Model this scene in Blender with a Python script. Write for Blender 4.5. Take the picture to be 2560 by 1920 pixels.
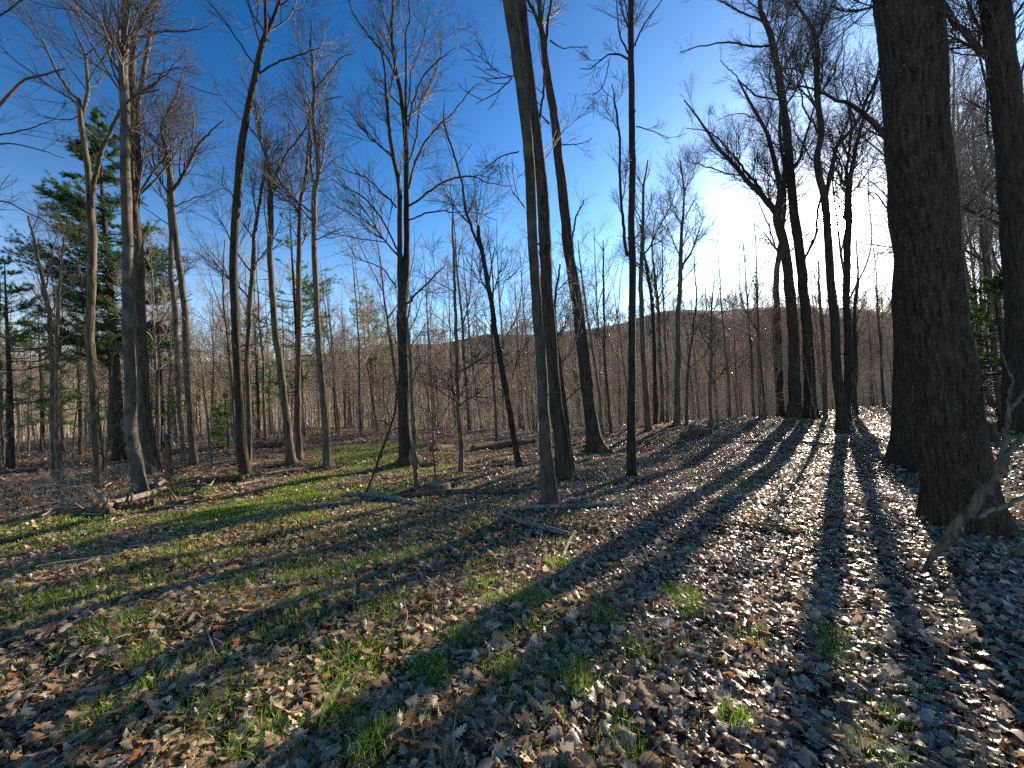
import bpy, math, random
import numpy as np
from mathutils import Vector, Matrix

for o in list(bpy.data.objects):
    bpy.data.objects.remove(o, do_unlink=True)
SC = bpy.context.scene
COL = SC.collection
RNG = np.random.default_rng(7)

# ------------------------------------------------------------------ terrain (needed to stand the camera on the ground)
_w = np.random.default_rng(3)
WAVES = [(_w.uniform(0, 6.28), _w.uniform(0, 6.28), k, a) for k, a in
         [(0.35, .10), (0.5, .08), (.8, .05), (1.3, .035), (1.9, .03), (2.7, .02), (3.9, .014), (5.5, .010), (8, .007), (11, .006)]]
FAR = [(_w.uniform(0, 6.28), _w.uniform(0, 6.28), k, a) for k, a in [(.012, 5), (.021, 3.5), (.037, 2.4), (.06, 1.6), (.1, .8)]]

def smooth(t):
    t = np.clip(t, 0, 1)
    return t * t * (3 - 2 * t)

def terrain(x, y):
    x = np.asarray(x, float); y = np.asarray(y, float)
    z = -0.012 * np.clip(y, -20, 40) + 0.0 * x
    crest = np.interp(x, [-60, -14, -6, 2, 14, 30, 60], [44, 34, 27, 19, 19.5, 26, 40])
    d = np.maximum(0, y - crest)
    z = z - 0.20 * d * d / (d + 16) * (1 - 0.0 * d)
    z = np.maximum(z, -14 + 0.25 * (z + 14))
    z = z + 64 * smooth((y - 115) / 175.0)
    for a, p, k, amp in WAVES:
        z = z + amp * np.sin(k * (x * math.cos(a) + y * math.sin(a)) + p) * (1 if k > 1 else 1.0)
    f = smooth((y - 60) / 120.0)
    z = z + f * .03 * x
    for a, p, k, amp in FAR:
        z = z + f * amp * np.sin(k * (x * math.cos(a) + y * math.sin(a)) + p)
    return z

# ------------------------------------------------------------------ camera, world, sun, exposure
PITCH, ROLL, FPX = math.radians(1.5), math.radians(3.0), 1000.0      # FPX: focal length in pixels of the 2560 px wide photo
CAM = np.array([0, 0, float(terrain(0, 0)) + 1.68])
F_ = np.array([0, math.cos(PITCH), math.sin(PITCH)])
U0 = np.array([0, -math.sin(PITCH), math.cos(PITCH)])
X0 = np.array([1.0, 0, 0])
R_ = math.cos(ROLL) * X0 - math.sin(ROLL) * U0
U_ = math.cos(ROLL) * U0 + math.sin(ROLL) * X0

cd = bpy.data.cameras.new("camera")
cam = bpy.data.objects.new("camera", cd)
COL.objects.link(cam)
cd.sensor_fit = 'HORIZONTAL'
cd.sensor_width = 36.0
cd.lens = 36.0 * FPX / 2560.0
cd.clip_start = 0.05
cd.clip_end = 5000
m = Matrix(((R_[0], U_[0], -F_[0], CAM[0]), (R_[1], U_[1], -F_[1], CAM[1]), (R_[2], U_[2], -F_[2], CAM[2]), (0, 0, 0, 1)))
cam.matrix_world = m
SC.camera = cam

def ray(u, v):
    return R_ * ((u - 1280) / FPX) + U_ * ((960 - v) / FPX) + F_

def at(u, v, depth):
    return CAM + ray(u, v) * depth

def on_ground(u, v):
    d = ray(u, v)
    t = 0.6
    prev = t
    while t < 300:
        p = CAM + d * t
        if p[2] < terrain(p[0], p[1]):
            a, b = prev, t
            for _ in range(20):
                c = (a + b) / 2
                p = CAM + d * c
                if p[2] < terrain(p[0], p[1]): b = c
                else: a = c
            return CAM + d * b, b
        prev = t
        t *= 1.02
    return CAM + d * 40, 40.0

sd = ray(2089, 550)
SUN = sd / np.linalg.norm(sd)
SUN_EL = math.asin(SUN[2])
SUN_AZ = math.atan2(SUN[0], SUN[1])

world = bpy.data.worlds.new("World")
SC.world = world
world.use_nodes = True
wn = world.node_tree.nodes; wl = world.node_tree.links
bg = wn["Background"]
sky = wn.new("ShaderNodeTexSky")
sky.sky_type = 'NISHITA'
sky.sun_disc = False
sky.sun_elevation = SUN_EL
sky.sun_rotation = SUN_AZ
sky.altitude = 300
sky.air_density = 1.0
sky.dust_density = 0.3
sky.ozone_density = 2.0
hs = wn.new("ShaderNodeHueSaturation")
hs.inputs["Hue"].default_value = .491
hs.inputs["Saturation"].default_value = 1.32
wl.new(sky.outputs[0], hs.inputs["Color"])
# the bright aureole of the low sun in hazy spring air
wtc = wn.new("ShaderNodeTexCoord")
wdot = wn.new("ShaderNodeVectorMath"); wdot.operation = 'DOT_PRODUCT'
wl.new(wtc.outputs["Generated"], wdot.inputs[0])
wdot.inputs[1].default_value = tuple(SUN)
wmx = wn.new("ShaderNodeMath"); wmx.operation = 'MAXIMUM'; wmx.inputs[1].default_value = 0
wl.new(wdot.outputs["Value"], wmx.inputs[0])
gm = wn.new("ShaderNodeGamma"); gm.inputs[1].default_value = 1.5
wl.new(hs.outputs[0], gm.inputs[0])
gs = wn.new("ShaderNodeVectorMath"); gs.operation = 'SCALE'; gs.inputs["Scale"].default_value = .60
wl.new(gm.outputs[0], gs.inputs[0])
last = gs.outputs[0]
for pw, col in [(6, (1.0, .93, .8)), (60, (2.0, 1.9, 1.7)), (400, (11, 9.5, 7)), (5000, (700, 600, 450))]:
    p_ = wn.new("ShaderNodeMath"); p_.operation = 'POWER'; p_.inputs[1].default_value = pw
    wl.new(wmx.outputs[0], p_.inputs[0])
    v_ = wn.new("ShaderNodeVectorMath"); v_.operation = 'SCALE'
    v_.inputs[0].default_value = col
    wl.new(p_.outputs[0], v_.inputs["Scale"])
    a_ = wn.new("ShaderNodeVectorMath"); a_.operation = 'ADD'
    wl.new(last, a_.inputs[0]); wl.new(v_.outputs[0], a_.inputs[1])
    last = a_.outputs[0]
# pale band of thicker air towards the horizon
wsp = wn.new("ShaderNodeSeparateXYZ"); wl.new(wtc.outputs["Generated"], wsp.inputs[0])
wom = wn.new("ShaderNodeMath"); wom.operation = 'SUBTRACT'; wom.inputs[0].default_value = 1.0; wom.use_clamp = True
wl.new(wsp.outputs[2], wom.inputs[1])
wpw = wn.new("ShaderNodeMath"); wpw.operation = 'POWER'; wpw.inputs[1].default_value = 5.5
wl.new(wom.outputs[0], wpw.inputs[0])
wv = wn.new("ShaderNodeVectorMath"); wv.operation = 'SCALE'; wv.inputs[0].default_value = (5.2, 4.9, 4.5)
wl.new(wpw.outputs[0], wv.inputs["Scale"])
wa = wn.new("ShaderNodeVectorMath"); wa.operation = 'ADD'
wl.new(last, wa.inputs[0]); wl.new(wv.outputs[0], wa.inputs[1])
wl.new(wa.outputs[0], bg.inputs["Color"])
bg.inputs["Strength"].default_value = 0.06

sl = bpy.data.lights.new("sun", 'SUN')
sl.energy = 5.0
sl.angle = math.radians(0.53)
sl.color = (1.0, 0.88, 0.70)
so = bpy.data.objects.new("sun", sl)
COL.objects.link(so)
so.rotation_euler = Vector(SUN).to_track_quat('Z', 'Y').to_euler()
so.location = (10, 10, 30)

vs = SC.view_settings
vs.view_transform = 'Standard'
vs.look = 'None'
vs.gamma = 1.0
vs.exposure = 1.65
SC.cycles.max_bounces = 5
SC.cycles.diffuse_bounces = 2
SC.cycles.glossy_bounces = 2
SC.cycles.transmission_bounces = 2
SC.cycles.use_denoising = False
SC.cycles.denoiser = 'OPENIMAGEDENOISE'
SC.cycles.denoising_input_passes = 'RGB_ALBEDO_NORMAL'
SC.cycles.denoising_prefilter = 'ACCURATE'

# ------------------------------------------------------------------ materials
def mat_new(name):
    m = bpy.data.materials.new(name)
    m.use_nodes = True
    nt = m.node_tree
    return m, nt.nodes, nt.links, nt.nodes["Principled BSDF"]

def ramp(N, cols):
    r = N.new("ShaderNodeValToRGB")
    e = r.color_ramp.elements
    while len(e) < len(cols):
        e.new(0.5)
    for i, (p, c) in enumerate(cols):
        e[i].position = p
        e[i].color = (*c, 1)
    return r

def bark(name, dark, light, scale=14, stretch=0.16, bump=0.6, rough=0.85, moss=None, patch=None, fleck=None):
    m, N, L, B = mat_new(name)
    tc = N.new("ShaderNodeTexCoord")
    mp = N.new("ShaderNodeMapping")
    mp.inputs["Scale"].default_value = (1, 1, stretch)
    L.new(tc.outputs["Object"], mp.inputs[0])
    n1 = N.new("ShaderNodeTexNoise")
    n1.inputs["Scale"].default_value = scale
    n1.inputs["Detail"].default_value = 6
    n1.inputs["Roughness"].default_value = .65
    L.new(mp.outputs[0], n1.inputs[0])
    n2 = N.new("ShaderNodeTexNoise")
    n2.inputs["Scale"].default_value = 3.0
    n2.inputs["Detail"].default_value = 5
    L.new(tc.outputs["Object"], n2.inputs[0])
    r = ramp(N, [(.36, dark), (.62, light)])
    L.new(n1.outputs[0], r.inputs[0])
    col = r.outputs[0]
    if patch:
        r2 = ramp(N, [(.52, (0, 0, 0)), (.62, (1, 1, 1))])
        L.new(n2.outputs[0], r2.inputs[0])
        mx = N.new("ShaderNodeMix"); mx.data_type = 'RGBA'
        L.new(r2.outputs[0], mx.inputs[0]); L.new(col, mx.inputs[6])
        mx.inputs[7].default_value = (*patch, 1)
        col = mx.outputs[2]
    if fleck:                                       # small pale lichen flecks
        n3 = N.new("ShaderNodeTexNoise"); n3.inputs["Scale"].default_value = 42; n3.inputs["Detail"].default_value = 3
        L.new(tc.outputs["Object"], n3.inputs[0])
        r4 = ramp(N, [(.60, (0, 0, 0)), (.68, (.8, .8, .8))])
        L.new(n3.outputs[0], r4.inputs[0])
        mx = N.new("ShaderNodeMix"); mx.data_type = 'RGBA'
        L.new(r4.outputs[0], mx.inputs[0]); L.new(col, mx.inputs[6])
        mx.inputs[7].default_value = (*fleck, 1)
        col = mx.outputs[2]
    if moss:
        sp = N.new("ShaderNodeSeparateXYZ")
        L.new(tc.outputs["Object"], sp.inputs[0])
        mr = N.new("ShaderNodeMapRange")
        mr.inputs[1].default_value = 0.9; mr.inputs[2].default_value = 0.0
        mr.inputs[3].default_value = -.1; mr.inputs[4].default_value = .7
        L.new(sp.outputs[2], mr.inputs[0])
        mu = N.new("ShaderNodeMath"); mu.operation = 'MULTIPLY'
        r3 = ramp(N, [(.42, (0, 0, 0)), (.6, (1, 1, 1))])
        L.new(n2.outputs[0], r3.inputs[0])
        L.new(mr.outputs[0], mu.inputs[0]); L.new(r3.outputs[0], mu.inputs[1])
        mx = N.new("ShaderNodeMix"); mx.data_type = 'RGBA'
        L.new(mu.outputs[0], mx.inputs[0]); L.new(col, mx.inputs[6])
        mx.inputs[7].default_value = (*moss, 1)
        col = mx.outputs[2]
    oi = N.new("ShaderNodeObjectInfo")
    mr2 = N.new("ShaderNodeMapRange")
    mr2.inputs[3].default_value = .8; mr2.inputs[4].default_value = 1.2
    L.new(oi.outputs["Random"], mr2.inputs[0])
    hv = N.new("ShaderNodeHueSaturation")
    L.new(mr2.outputs[0], hv.inputs["Value"]); L.new(col, hv.inputs["Color"])
    L.new(hv.outputs[0], B.inputs["Base Color"])
    B.inputs["Roughness"].default_value = rough
    B.inputs["Specular IOR Level"].default_value = .15
    bp = N.new("ShaderNodeBump")
    bp.inputs["Strength"].default_value = bump
    bp.inputs["Distance"].default_value = .03
    L.new(n1.outputs[0], bp.inputs["Height"])
    L.new(bp.outputs[0], B.inputs["Normal"])
    return m

def plain(name, c, rough=.8, spec=.3, noise=None):
    m, N, L, B = mat_new(name)
    B.inputs["Roughness"].default_value = rough
    B.inputs["Specular IOR Level"].default_value = spec
    if noise:
        tc = N.new("ShaderNodeTexCoord")
        n = N.new("ShaderNodeTexNoise")
        n.inputs["Scale"].default_value = noise[0]
        n.inputs["Detail"].default_value = 4
        L.new(tc.outputs["Object"], n.inputs[0])
        r = ramp(N, [(.35, c), (.65, noise[1])])
        L.new(n.outputs[0], r.inputs[0])
        L.new(r.outputs[0], B.inputs["Base Color"])
    else:
        B.inputs["Base Color"].default_value = (*c, 1)
    return m

def leafy(name, trans=.35, rough=.4, spec=.5, tint=(1, 1, 1)):
    m, N, L, B = mat_new(name)
    at_ = N.new("ShaderNodeAttribute")
    at_.attribute_name = "tint"
    L.new(at_.outputs["Color"], B.inputs["Base Color"])
    B.inputs["Roughness"].default_value = rough
    B.inputs["Specular IOR Level"].default_value = spec
    tr = N.new("ShaderNodeBsdfTranslucent")
    mm = N.new("ShaderNodeMix"); mm.data_type = 'RGBA'; mm.blend_type = 'MULTIPLY'
    mm.inputs[0].default_value = 1
    mm.inputs[7].default_value = (*tint, 1)
    L.new(at_.outputs["Color"], mm.inputs[6])
    L.new(mm.outputs[2], tr.inputs[0])
    mx = N.new("ShaderNodeMixShader")
    mx.inputs[0].default_value = trans
    L.new(B.outputs[0], mx.inputs[1]); L.new(tr.outputs[0], mx.inputs[2])
    L.new(mx.outputs[0], N["Material Output"].inputs[0])
    return m

M = {}
M['brown'] = bark('bark_brown', (.022, .016, .011), (.13, .097, .066), 16, .13, .8, fleck=(.19, .17, .135))
M['dark'] = bark('bark_dark', (.011, .008, .006), (.052, .038, .028), 18, .13, .9, moss=(.05, .07, .015), fleck=(.10, .088, .07))
M['grey'] = bark('bark_grey', (.034, .031, .026), (.08, .071, .06), 11, .45, .35, patch=(.10, .093, .08))
M['pale'] = bark('bark_pale', (.04, .031, .022), (.17, .132, .093), 16, .2, .6)
M['oak'] = bark('bark_oak', (.012, .008, .0055), (.072, .050, .034), 34, .12, 1.0, fleck=(.14, .12, .09))
M['dead'] = bark('dead_wood', (.05, .04, .03), (.33, .27, .21), 26, .3, .9)
M['rot'] = bark('rotten_wood', (.03, .02, .014), (.17, .11, .07), 14, .5, .9, moss=None)
M['grey_dead'] = bark('grey_dead_wood', (.045, .037, .028), (.19, .155, .12), 24, .35, .8)
M['cut'] = plain('cut_wood', (.30, .20, .11), .8, .2, (25, (.2, .13, .07)))
M['twig'] = plain('twig_bark', (.055, .042, .035), .7, .35)
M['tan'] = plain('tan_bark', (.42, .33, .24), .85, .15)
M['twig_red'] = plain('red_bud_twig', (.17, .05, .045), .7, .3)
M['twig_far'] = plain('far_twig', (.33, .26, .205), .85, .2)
M['twig_pale'] = plain('pale_twig', (.23, .185, .14), .7, .3)
M['leaf'] = leafy('dry_leaf', .34, .38, .42)
M['grassm'] = leafy('grass_blade', .55, .4, .4, (1.4, 1.35, .5))
M['needle'] = leafy('pine_needle', .42, .5, .4, (1.3, 1.3, .6))

# ------------------------------------------------------------------ mesh helpers
def mesh_from(name, V, Fq, mat=None, smooth_=True, tint=None, mats=None, midx=None):
    """V (n,3); Fq (m,4) or (m,3) integer array, or list of such arrays"""
    if not isinstance(Fq, list):
        Fq = [Fq]
    Fq = [f for f in Fq if len(f)]
    me = bpy.data.meshes.new(name)
    nv = len(V)
    me.vertices.add(nv)
    me.vertices.foreach_set("co", np.ascontiguousarray(V, dtype=np.float32).ravel())
    loops = np.concatenate([f.ravel() for f in Fq]).astype(np.int32)
    tot = np.concatenate([np.full(len(f), f.shape[1], np.int32) for f in Fq])
    start = np.concatenate([[0], np.cumsum(tot)[:-1]]).astype(np.int32)
    me.loops.add(len(loops))
    me.loops.foreach_set("vertex_index", loops)
    me.polygons.add(len(tot))
    me.polygons.foreach_set("loop_start", start)
    me.polygons.foreach_set("use_smooth", np.full(len(tot), smooth_, bool))
    if mats:
        for mm in mats: me.materials.append(mm)
        if midx is not None:
            me.polygons.foreach_set("material_index", np.asarray(midx, np.int32))
    elif mat is not None:
        me.materials.append(mat)
    if tint is not None:
        a = me.attributes.new("tint", 'FLOAT_COLOR', 'POINT')
        c = np.ones((nv, 4), np.float32); c[:, :3] = tint
        a.data.foreach_set("color", c.ravel())
    me.update(calc_edges=True)
    me.validate()
    return me

def link(name, me, parent=None, loc=None):
    o = bpy.data.objects.new(name, me)
    COL.objects.link(o)
    if parent is not None: o.parent = parent
    if loc is not None: o.location = loc
    return o

def tag(o, label=None, cat=None, group=None, kind=None):
    if label: o["label"] = label
    if cat: o["category"] = cat
    if group: o["group"] = group
    if kind: o["kind"] = kind
    return o

def empty(name, loc, label, cat, group=None):
    o = bpy.data.objects.new(name, None)
    COL.objects.link(o)
    o.location = loc
    o.empty_display_size = .2
    return tag(o, label, cat, group)

def nrm(a):
    return a / np.maximum(np.linalg.norm(a, axis=-1, keepdims=True), 1e-9)

def tubes(P, Rr, k):
    """P (N,n,3), Rr (N,n) -> verts, quads; many tapered tubes at once"""
    N_, n, _ = P.shape
    T = nrm(np.gradient(P, axis=1))
    mt = nrm(P[:, -1] - P[:, 0])
    ref = np.where(np.abs(mt[:, 2:3]) > .75, np.array([[1., 0, 0]]), np.array([[0, 0, 1.]]))[:, None, :]
    A = nrm(np.cross(T, np.broadcast_to(ref, T.shape)))
    B = np.cross(T, A)
    ang = np.arange(k) * 2 * np.pi / k
    ring = A[:, :, None, :] * np.cos(ang)[None, None, :, None] + B[:, :, None, :] * np.sin(ang)[None, None, :, None]
    V = (P[:, :, None, :] + ring * Rr[:, :, None, None]).reshape(-1, 3)
    i = np.arange(n - 1)[:, None]; j = np.arange(k)[None, :]
    q = np.stack([i * k + j, i * k + (j + 1) % k, (i + 1) * k + (j + 1) % k, (i + 1) * k + j], -1).reshape(-1, 4)
    Fq = (q[None] + (np.arange(N_) * n * k)[:, None, None]).reshape(-1, 4)
    return V, Fq

def resample(P, r, n):
    P = np.asarray(P, float); r = np.asarray(r, float)
    m_ = len(P)
    # catmull-rom
    ext = np.vstack([2 * P[0] - P[1], P, 2 * P[-1] - P[-2]])
    out = []; rr = []; S = 8
    for i in range(m_ - 1):
        p0, p1, p2, p3 = ext[i], ext[i + 1], ext[i + 2], ext[i + 3]
        for s in range(S):
            t = s / S
            out.append(.5 * ((2 * p1) + (-p0 + p2) * t + (2 * p0 - 5 * p1 + 4 * p2 - p3) * t * t + (-p0 + 3 * p1 - 3 * p2 + p3) * t ** 3))
            rr.append(r[i] * (1 - t) + r[i + 1] * t)
    out.append(P[-1]); rr.append(r[-1])
    out = np.array(out); rr = np.array(rr)
    s = np.concatenate([[0], np.cumsum(np.linalg.norm(np.diff(out, axis=0), axis=1))])
    q = np.linspace(0, s[-1], n)
    return np.stack([np.interp(q, s, out[:, i]) for i in range(3)], 1), np.interp(q, s, rr), s[-1]

def children(P, R, count, rng, trange, lenf, npts, ang, up, wander, rfac, minr, lmin=.15, taper=1.0, flat=0.0):
    N_, n, _ = P.shape
    seg = np.linalg.norm(np.diff(P, axis=1), axis=2)
    plen = seg.sum(1)
    w = plen / plen.sum()
    idx = rng.choice(N_, count, p=w)
    t = rng.uniform(trange[0], trange[1], count)
    f = t * (n - 1); i0 = np.minimum(f.astype(int), n - 2); fr = (f - i0)[:, None]
    pos = P[idx, i0] * (1 - fr) + P[idx, i0 + 1] * fr
    tan = nrm(P[idx, i0 + 1] - P[idx, i0])
    rad = R[idx, i0] * (1 - fr[:, 0]) + R[idx, i0 + 1] * fr[:, 0]
    rnd = rng.normal(size=(count, 3))
    if flat: rnd[:, 2] *= (1 - flat)
    perp = nrm(rnd - (rnd * tan).sum(1, keepdims=True) * tan)
    a = rng.uniform(ang[0], ang[1], count)[:, None]
    d = nrm(tan * np.cos(a) + perp * np.sin(a))
    Ln = np.maximum(plen[idx] * rng.uniform(lenf[0], lenf[1], count) * (1.15 - .6 * t), lmin)
    r0 = np.maximum(np.minimum(rad * rfac, Ln * .017), minr)
    pts = [pos]; p = pos
    for s in range(npts - 1):
        d = nrm(d + rng.normal(size=(count, 3)) * wander + np.array([0, 0, up]))
        p = p + d * (Ln / (npts - 1))[:, None]
        pts.append(p)
    Q = np.stack(pts, 1)
    tt = np.linspace(0, 1, npts)[None]
    RR = r0[:, None] * (1 - tt) ** .8 * taper + minr * tt * .8 + r0[:, None] * (1 - taper)
    return Q, np.maximum(RR, minr * .7)

def crown_mesh(name, P, R, rng, n1, n2, n3, t1=(.4, .98), len1=(.12, .28), ang1=(.5, 1.1), up=.09, minr=.0026, mat='twig', wander=.16, thick=1.0, red=0.0):
    """three orders of branches grown off the given stems, as one crown"""
    ln = np.linalg.norm(np.diff(P, axis=1), axis=2).sum(1)
    w = ln ** .7; w = w / w.sum()
    Al, Rl = [], []
    for i in range(len(P)):                       # every stem and limb gets its own share of branches
        c = max(3, int(round(n1 * w[i])))
        f = 1.0 if ln[i] > 5 else np.interp(ln[i], [1, 5], [2.0, 1.0])
        a, r = children(P[i:i + 1], R[i:i + 1], c, rng, t1, (len1[0] * f, len1[1] * f), 9, ang1, up, wander * .7, .42, .005 * thick, lmin=.35)
        Al.append(a); Rl.append(r)
    A = np.vstack(Al); RA = np.vstack(Rl)
    B, RB = children(A, RA, n2, rng, (.2, 1), (.4, .95), 7, (.35, .95), up * .8, wander, .6, .0034 * thick)
    Cc, RC = children(B, RB, n3, rng, (.2, 1), (.4, 1.0), 5, (.35, .95), up * .7, wander * 1.1, .6, minr * thick)
    V1, F1 = tubes(A, RA, 5); V2, F2 = tubes(B, RB, 4); V3, F3 = tubes(Cc, RC, 3)
    V = np.vstack([V1, V2, V3])
    Fq = np.vstack([F1, F2 + len(V1), F3 + len(V1) + len(V2)])
    if red > 0:
        mid = np.zeros(len(Fq), int); mid[len(F1) + len(F2):] = 1
        me = mesh_from(name, V, Fq, mats=[M[mat], M['twig_red']], midx=mid)
    else:
        me = mesh_from(name, V, Fq, M[mat])
    return me

def trunk_mesh(name, P, R, mat, k=14, rough=.05, flare=0.0, seed=0, cap=True, ridges=0.0, nridge=13):
    """single trunk/log with irregular rings; P (n,3), R (n)"""
    rng = np.random.default_rng(seed)
    n = len(P)
    s = np.concatenate([[0], np.cumsum(np.linalg.norm(np.diff(P, axis=0), axis=1))])
    T = nrm(np.gradient(P, axis=0))
    ref = np.array([1., 0, 0]) if abs(nrm(P[-1] - P[0])[2]) > .7 else np.array([0, 0, 1.])
    A = nrm(np.cross(T, ref)); B = np.cross(T, A)
    ang = np.arange(k) * 2 * np.pi / k
    g = np.zeros((n, k))
    for _ in range(6):
        fa = rng.integers(1, 5); fs = rng.uniform(.5, 5); p = rng.uniform(0, 6.28); q = rng.uniform(-.4, .4)
        g += np.sin(fa * ang[None] + fs * s[:, None] + p + q * s[:, None] ** 1.0) / 3
    rad = R[:, None] * (1 + rough * g)
    if flare:
        lobes = .55 + .45 * np.cos(rng.integers(3, 6) * ang + rng.uniform(0, 6.28)) + .2 * np.cos(2 * ang + rng.uniform(0, 6))
        fl = np.exp(-s / (R[0] * 1.3))[:, None] * flare * np.maximum(lobes, 0)[None] + .12 * np.exp(-s / (R[0] * 5))[:, None]
        rad = rad * (1 + fl)
    if ridges:
        warp = .9 * np.sin(s[:, None] * 1.7 + 3 * np.sin(ang[None])) + .5 * np.sin(s[:, None] * 4.3 + 2 * np.sin(2 * ang[None]) + 1) + .35 * np.sin(s[:, None] * 9.1 + 3 * np.cos(3 * ang[None]))
        cell = np.abs(np.sin(nridge * ang[None] + warp)) ** .55 + .35 * np.abs(np.sin(nridge * 1.7 * ang[None] - 1.3 * warp + 2))
        fine = rng.normal(size=(n, k)) * .13
        rad = rad + ridges * (cell - .85 + fine)
    V = P[:, None, :] + (A[:, None] * np.cos(ang)[None, :, None] + B[:, None] * np.sin(ang)[None, :, None]) * rad[:, :, None]
    V = V.reshape(-1, 3)
    i = np.arange(n - 1)[:, None]; j = np.arange(k)[None]
    q = np.stack([i * k + j, i * k + (j + 1) % k, (i + 1) * k + (j + 1) % k, (i + 1) * k + j], -1).reshape(-1, 4)
    Fl = [q]
    mids = np.zeros(len(q), int)
    mats = [mat]
    if cap:
        V = np.vstack([V, P[0][None], P[-1][None]])
        c0 = len(V) - 2
        jj = np.arange(k)
        t0 = np.stack([(jj + 1) % k, jj, np.full(k, c0)], 1)
        t1 = np.stack([(n - 1) * k + jj, (n - 1) * k + (jj + 1) % k, np.full(k, c0 + 1)], 1)
        Fl.append(np.vstack([t0, t1]))
        mids = np.concatenate([mids, np.ones(2 * k, int)])
        mats = [mat, M['cut'] if cap == 'cut' else M['rot'] if cap == 'rot' else mat]
    return mesh_from(name, V, Fl, mats=mats, midx=mids)

# ------------------------------------------------------------------ ground: one sheet, wood floor, valley and far hill
def axis_pts(lo, hi, fine_lo, fine_hi, st, grow):
    a = list(np.arange(fine_lo, fine_hi, st))
    s = st; x = fine_hi
    while x < hi: a.append(x); s *= grow; x += s
    a.append(hi)
    s = st; x = fine_lo
    left = []
    while x > lo:
        s *= grow; x -= s; left.append(max(x, lo))
    return np.array(sorted(set(left)) + a)

gx = axis_pts(-900, 900, -9, 9, .12, 1.035)
gy = axis_pts(-120, 900, -1.5, 14, .12, 1.03)
XX, YY = np.meshgrid(gx, gy)
ZZ = terrain(XX, YY)
V = np.stack([XX, YY, ZZ], -1).reshape(-1, 3)
nx, ny = len(gx), len(gy)
ii, jj = np.meshgrid(np.arange(ny - 1), np.arange(nx - 1), indexing='ij')
q = np.stack([ii * nx + jj, ii * nx + jj + 1, (ii + 1) * nx + jj + 1, (ii + 1) * nx + jj], -1).reshape(-1, 4)
mg, N, L, B = mat_new("leaf_mould")
tc = N.new("ShaderNodeTexCoord")
n1 = N.new("ShaderNodeTexNoise"); n1.inputs["Scale"].default_value = 9; n1.inputs["Detail"].default_value = 9; n1.inputs["Roughness"].default_value = .7
n2 = N.new("ShaderNodeTexNoise"); n2.inputs["Scale"].default_value = .25; n2.inputs["Detail"].default_value = 4
v1 = N.new("ShaderNodeTexVoronoi"); v1.inputs["Scale"].default_value = 13
for nn in (n1, n2, v1): L.new(tc.outputs["Object"], nn.inputs["Vector"])
r1 = ramp(N, [(.3, (.03, .021, .015)), (.5, (.075, .052, .038)), (.7, (.15, .105, .075))])
L.new(n1.outputs[0], r1.inputs[0])
mxv = N.new("ShaderNodeMix"); mxv.data_type = 'RGBA'; mxv.blend_type = 'MULTIPLY'; mxv.inputs[0].default_value = .6
hsv = N.new("ShaderNodeHueSaturation"); hsv.inputs["Saturation"].default_value = .25; hsv.inputs["Value"].default_value = 1.6
L.new(v1.outputs["Color"], hsv.inputs["Color"])
L.new(r1.outputs[0], mxv.inputs[6]); L.new(hsv.outputs[0], mxv.inputs[7])
L.new(mxv.outputs[2], B.inputs["Base Color"])
B.inputs["Roughness"].default_value = .9
B.inputs["Specular IOR Level"].default_value = .15
bp = N.new("ShaderNodeBump"); bp.inputs["Strength"].default_value = .9; bp.inputs["Distance"].default_value = .05
ad = N.new("ShaderNodeMath"); ad.operation = 'ADD'
L.new(n1.outputs[0], ad.inputs[0]); L.new(v1.outputs["Distance"], ad.inputs[1])
L.new(ad.outputs[0], bp.inputs["Height"]); L.new(bp.outputs[0], B.inputs["Normal"])
tag(link("ground", mesh_from("ground", V, q, mg)), "brown woodland floor falling to a valley and rising to a far hill", "ground", kind="structure")

# ------------------------------------------------------------------ traced trees
def parse(s):
    out = []
    for tok in s.split():
        a = [float(t) for t in tok.split(',')]
        out.append(a)
    w = [(i, a[2]) for i, a in enumerate(out) if len(a) > 2]
    ws = np.interp(range(len(out)), [i for i, _ in w], [x for _, x in w])
    return np.array([a[:2] for a in out]), ws

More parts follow.
